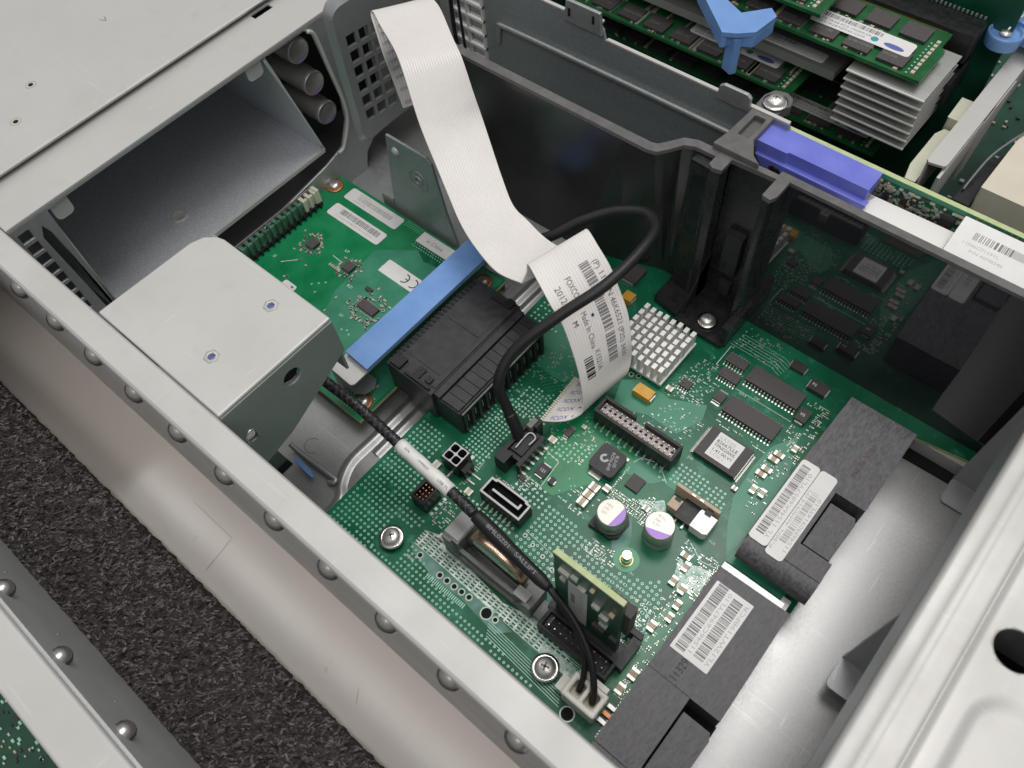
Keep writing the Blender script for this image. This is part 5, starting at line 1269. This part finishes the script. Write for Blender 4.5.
# rail bar with cream slides and right bay
ra=empty('rail_bar',(81,190,20),'long pale metal rail running up to the blue knob in the upper right','rail')
b=MB('steel_light'); b.prism([(77.6,120.5),(82.2,121.4),(83.0,122.6),(83.0,300),(76.8,300),(76.8,121.6)],58.8,60); b.box(82,83,122,300,46,59.6); b.box(76.8,77.6,122,300,40,59.6,'steel_light'); ro_=b.build('rail_top',ra,bevel=.4)
b=MB('steel_light'); b.prism([(112,8),(112,12),(142,44),(142,58),(119,58)],85.4,86.2,axis=0) if False else b.prism([(118,58),(118,20),(122,16),(132,40),(150,46),(160,58)],82.2,83.2,axis=0); b.prism([(150,58),(152,30),(160,30),(176,52),(176,58)],82.4,83.4,axis=0); b.build('rail_web',ra,bevel=.2)
b=MB('cream_pale'); b.prism([(73,121),(76.4,121),(76.4,150),(73,150),(71.4,146),(71.4,128)],36,50); b.prism([(72,151),(76.4,151),(76.4,163),(71.6,163)],40,54); b.build('cream_slide',None,'translucent cream plastic guide beside the pale metal rail','guide',bevel=1.0,seg=3)
bx=empty('beige_box',(110,150,20),'beige metal box at the right edge behind the green riser card','metal box')
b=MB('cream'); b.prism([(94.2,131.5),(150,131),(150,220),(95.2,220)],2,50); b.build('box_shell',bx,bevel=.8,seg=3)
b=MB('blk','steel_grey'); b.prism([(88.5,128),(94,128),(94,158),(91,152),(89,142)],24,44); b.tube([(89.5,133,45),(90.5,146,49),(93,156,50.6),(95.5,164,50.8)],.45,'holder_grey',n=8); b.box(89,94,124,129,22,34,'chrome'); b.box(94.4,95.6,165,172,44,50.6,'blk'); b.build('spring_clip',bx,bevel=.3)
b=MB('steel_grey'); b.lathe((124,108,44),[(7,0),(7.4,6),(6.8,8),(.02,9)],'alu_white',n=30); b.build('grey_cap',None,'rounded grey-white cap just showing behind the green card edge at the right','cap')

# ================================================================== FOAM AND NEIGHBOURING CASE
fm=MB('foam','foam_flake')
X0,X1,Y0,Y1=-260,130,-153.2,-121.2
NX_,NY_=430,46; vs=[]
for i in range(NX_+1):
    for j in range(NY_+1):
        x=X0+(X1-X0)*i/NX_; y=Y0+(Y1-Y0)*j/NY_
        e1=noise.noise(Vector((x*.33,y*.33,0)))*1.6+noise.noise(Vector((x*.9,y*.9,5)))*1.7+noise.noise(Vector((x*2.2,y*2.2,9)))*.45
        wob=noise.noise(Vector((x*.35,0,3)))*.7+noise.noise(Vector((x*1.1,0,8)))*.4
        edge=min(1,(NY_-j)/3)
        yy=y+(wob if j>NY_-6 else 0)
        vs.append((x+noise.noise(Vector((x,y,20)))*.5,yy,8.0*edge+4.4+e1*.85*edge if j<NY_ else -8.8))
fm.add(vs,[(i*(NY_+1)+j,(i+1)*(NY_+1)+j,(i+1)*(NY_+1)+j+1,i*(NY_+1)+j+1) for i in range(NX_) for j in range(NY_)],'foam',True)
r=random.Random(12)
for k in range(20000):
    x=r.uniform(-215,75); y=r.uniform(-153,-121)
    e1=noise.noise(Vector((x*.33,y*.33,0)))*1.6+noise.noise(Vector((x*.9,y*.9,5)))*1.7
    z=12.4+e1*.85+r.uniform(-.3,.35); 
    if y>-122: z-=r.uniform(0,4)
    a=.9+1.6*noise.noise(Vector((x*.22,y*.22,40)))+r.gauss(0,.45); l=r.uniform(.7,2.3); w_=r.uniform(.12,.30); ca,sa=math.cos(a),math.sin(a); tl=r.uniform(-.5,.5); bow=r.uniform(.1,.5); rl=r.uniform(-.25,.25)
    P_=[]
    for s_ in (-1,0,1):
        for q_ in (-1,1):
            P_.append((x+ca*l/2*s_-sa*w_*q_,y+sa*l/2*s_+ca*w_*q_,z+tl*s_*.5+(bow if s_==0 else 0)+rl*q_))
    fm.add(P_,[(0,2,3,1),(2,4,5,3)],'foam_flake',True)
fm.build('foam_strip',None,'rough dark brown-black foam strip lying between the two metal cases','foam strip')
nc=empty('neighbour_case',(-20,-158,-9),'pale metal side wall of a second case in the lower left corner, with pressed domes','computer case')
b=MB('steel_light'); b.prism([(-153.8,-9),(-153.8,60),(-154.4,60.6),(-164.6,60.6),(-165.2,60),(-165.2,50),(-164.4,50),(-164.2,59.4),(-154.8,59.4),(-154.8,-9)],-260,160,axis=0); b.build('side_wall',nc,bevel=.5,seg=3)
b=MB('grey_skin'); b.box(-260,160,-153.8,-153.0,-9,58.5); b.build('outer_skin',nc)
for k in range(-3,5):
    b=MB('dome'); b.lathe((-14.6+k*27.3,-153.0,51.0),[(2.9,0),(2.6,1.3),(1.7,2.3),(.8,2.7),(.02,2.8)],n=20,axis=1); b.build('pressed_dome',nc)
    b=MB('chrome'); b.cyl((-29.5+k*27.3,-153.02,37),.4,.12,n=8,axis=1); b.build('small_pit',nc)
b=MB('pcb_dark'); b.box(-260,160,-260,-167,-2,0); lo_=b.build('neighbour_board',None,'dark green board just showing at the bottom left inside the second case','circuit board')
t=MB('solder','ceramic','chip','via'); r=random.Random(8)
for i in range(2600):
    x=r.uniform(-150,60); y=r.uniform(-245,-168); l=r.uniform(.5,1.3); t.box(x,x+l,y,y+l*.6,0,.5,r.choice(('solder','ceramic','chip','via','via','chip')))
t.build('tiny_component',lo_,kind='stuff')

# ================================================================== CAMERA
Mx=[[0.7601135686326825,0.6467296514349116,-0.06299302132272994],[0.5286817789004921,-0.6718928533538936,-0.5187056682460432],[-0.3777868968599881,0.3609719539892828,-0.852629057089928]]
cam=bpy.data.cameras.new('camera'); co_=bpy.data.objects.new('camera',cam); COL.objects.link(co_)
rt=Vector(Mx[0]); dn=Vector(Mx[1]); fw=Vector(Mx[2])
R3=Matrix((rt,-dn,-fw)).transposed()
CPOS=Vector((112.8,-107.8,254.7))
import numpy as _np
co_.matrix_world=Matrix.Translation(CPOS*S)@R3.to_4x4()
cam.sensor_width=36; cam.lens=818.66/1024*36; cam.clip_start=.005; cam.clip_end=20
cam.dof.use_dof=True; cam.dof.focus_distance=.285; cam.dof.aperture_fstop=26
scene.camera=co_

# ================================================================== LIGHT (indoors: ceiling lamps and a dim room)
wd=bpy.data.worlds.new('World'); scene.world=wd; wd.use_nodes=True
nt=wd.node_tree; bg=nt.nodes['Background']
tc=nt.nodes.new('ShaderNodeTexCoord'); sp=nt.nodes.new('ShaderNodeSeparateXYZ'); nt.links.new(tc.outputs['Generated'],sp.inputs[0])
rp_=nt.nodes.new('ShaderNodeValToRGB'); nt.links.new(sp.outputs['Z'],rp_.inputs[0])
rp_.color_ramp.elements[0].position=0; rp_.color_ramp.elements[0].color=(.26,.26,.265,1)
rp_.color_ramp.elements[1].position=.95; rp_.color_ramp.elements[1].color=(.52,.51,.495,1)
e_=rp_.color_ramp.elements.new(.4); e_.color=(.27,.27,.275,1)
nt.links.new(rp_.outputs[0],bg.inputs['Color']); bg.inputs['Strength'].default_value=1.0
def lamp(name,loc,target,w,h,power,col=(1,.985,.96)):
    l=bpy.data.lights.new(name,'AREA'); l.shape='RECTANGLE'; l.size=w; l.size_y=h; l.energy=power; l.color=col
    o=bpy.data.objects.new(name,l); COL.objects.link(o); o.location=loc
    o.rotation_euler=(Vector(target)-Vector(loc)).to_track_quat('-Z','Y').to_euler(); return o
lamp('ceiling_lamp',(.05,.50,1.5),(.02,0,0),.8,.5,9.0)
lamp('tube_lamp',(-1.5,-.150,1.5),(-1.5,-.150,0),5.2,.07,7.0)
lamp('ceiling_lamp',(.5,-.8,1.4),(.02,-.05,0),.9,.5,4.6)
scene.render.engine='CYCLES'
scene.view_settings.view_transform='Standard'; scene.view_settings.look='None'; scene.view_settings.exposure=0.14; scene.view_settings.gamma=1
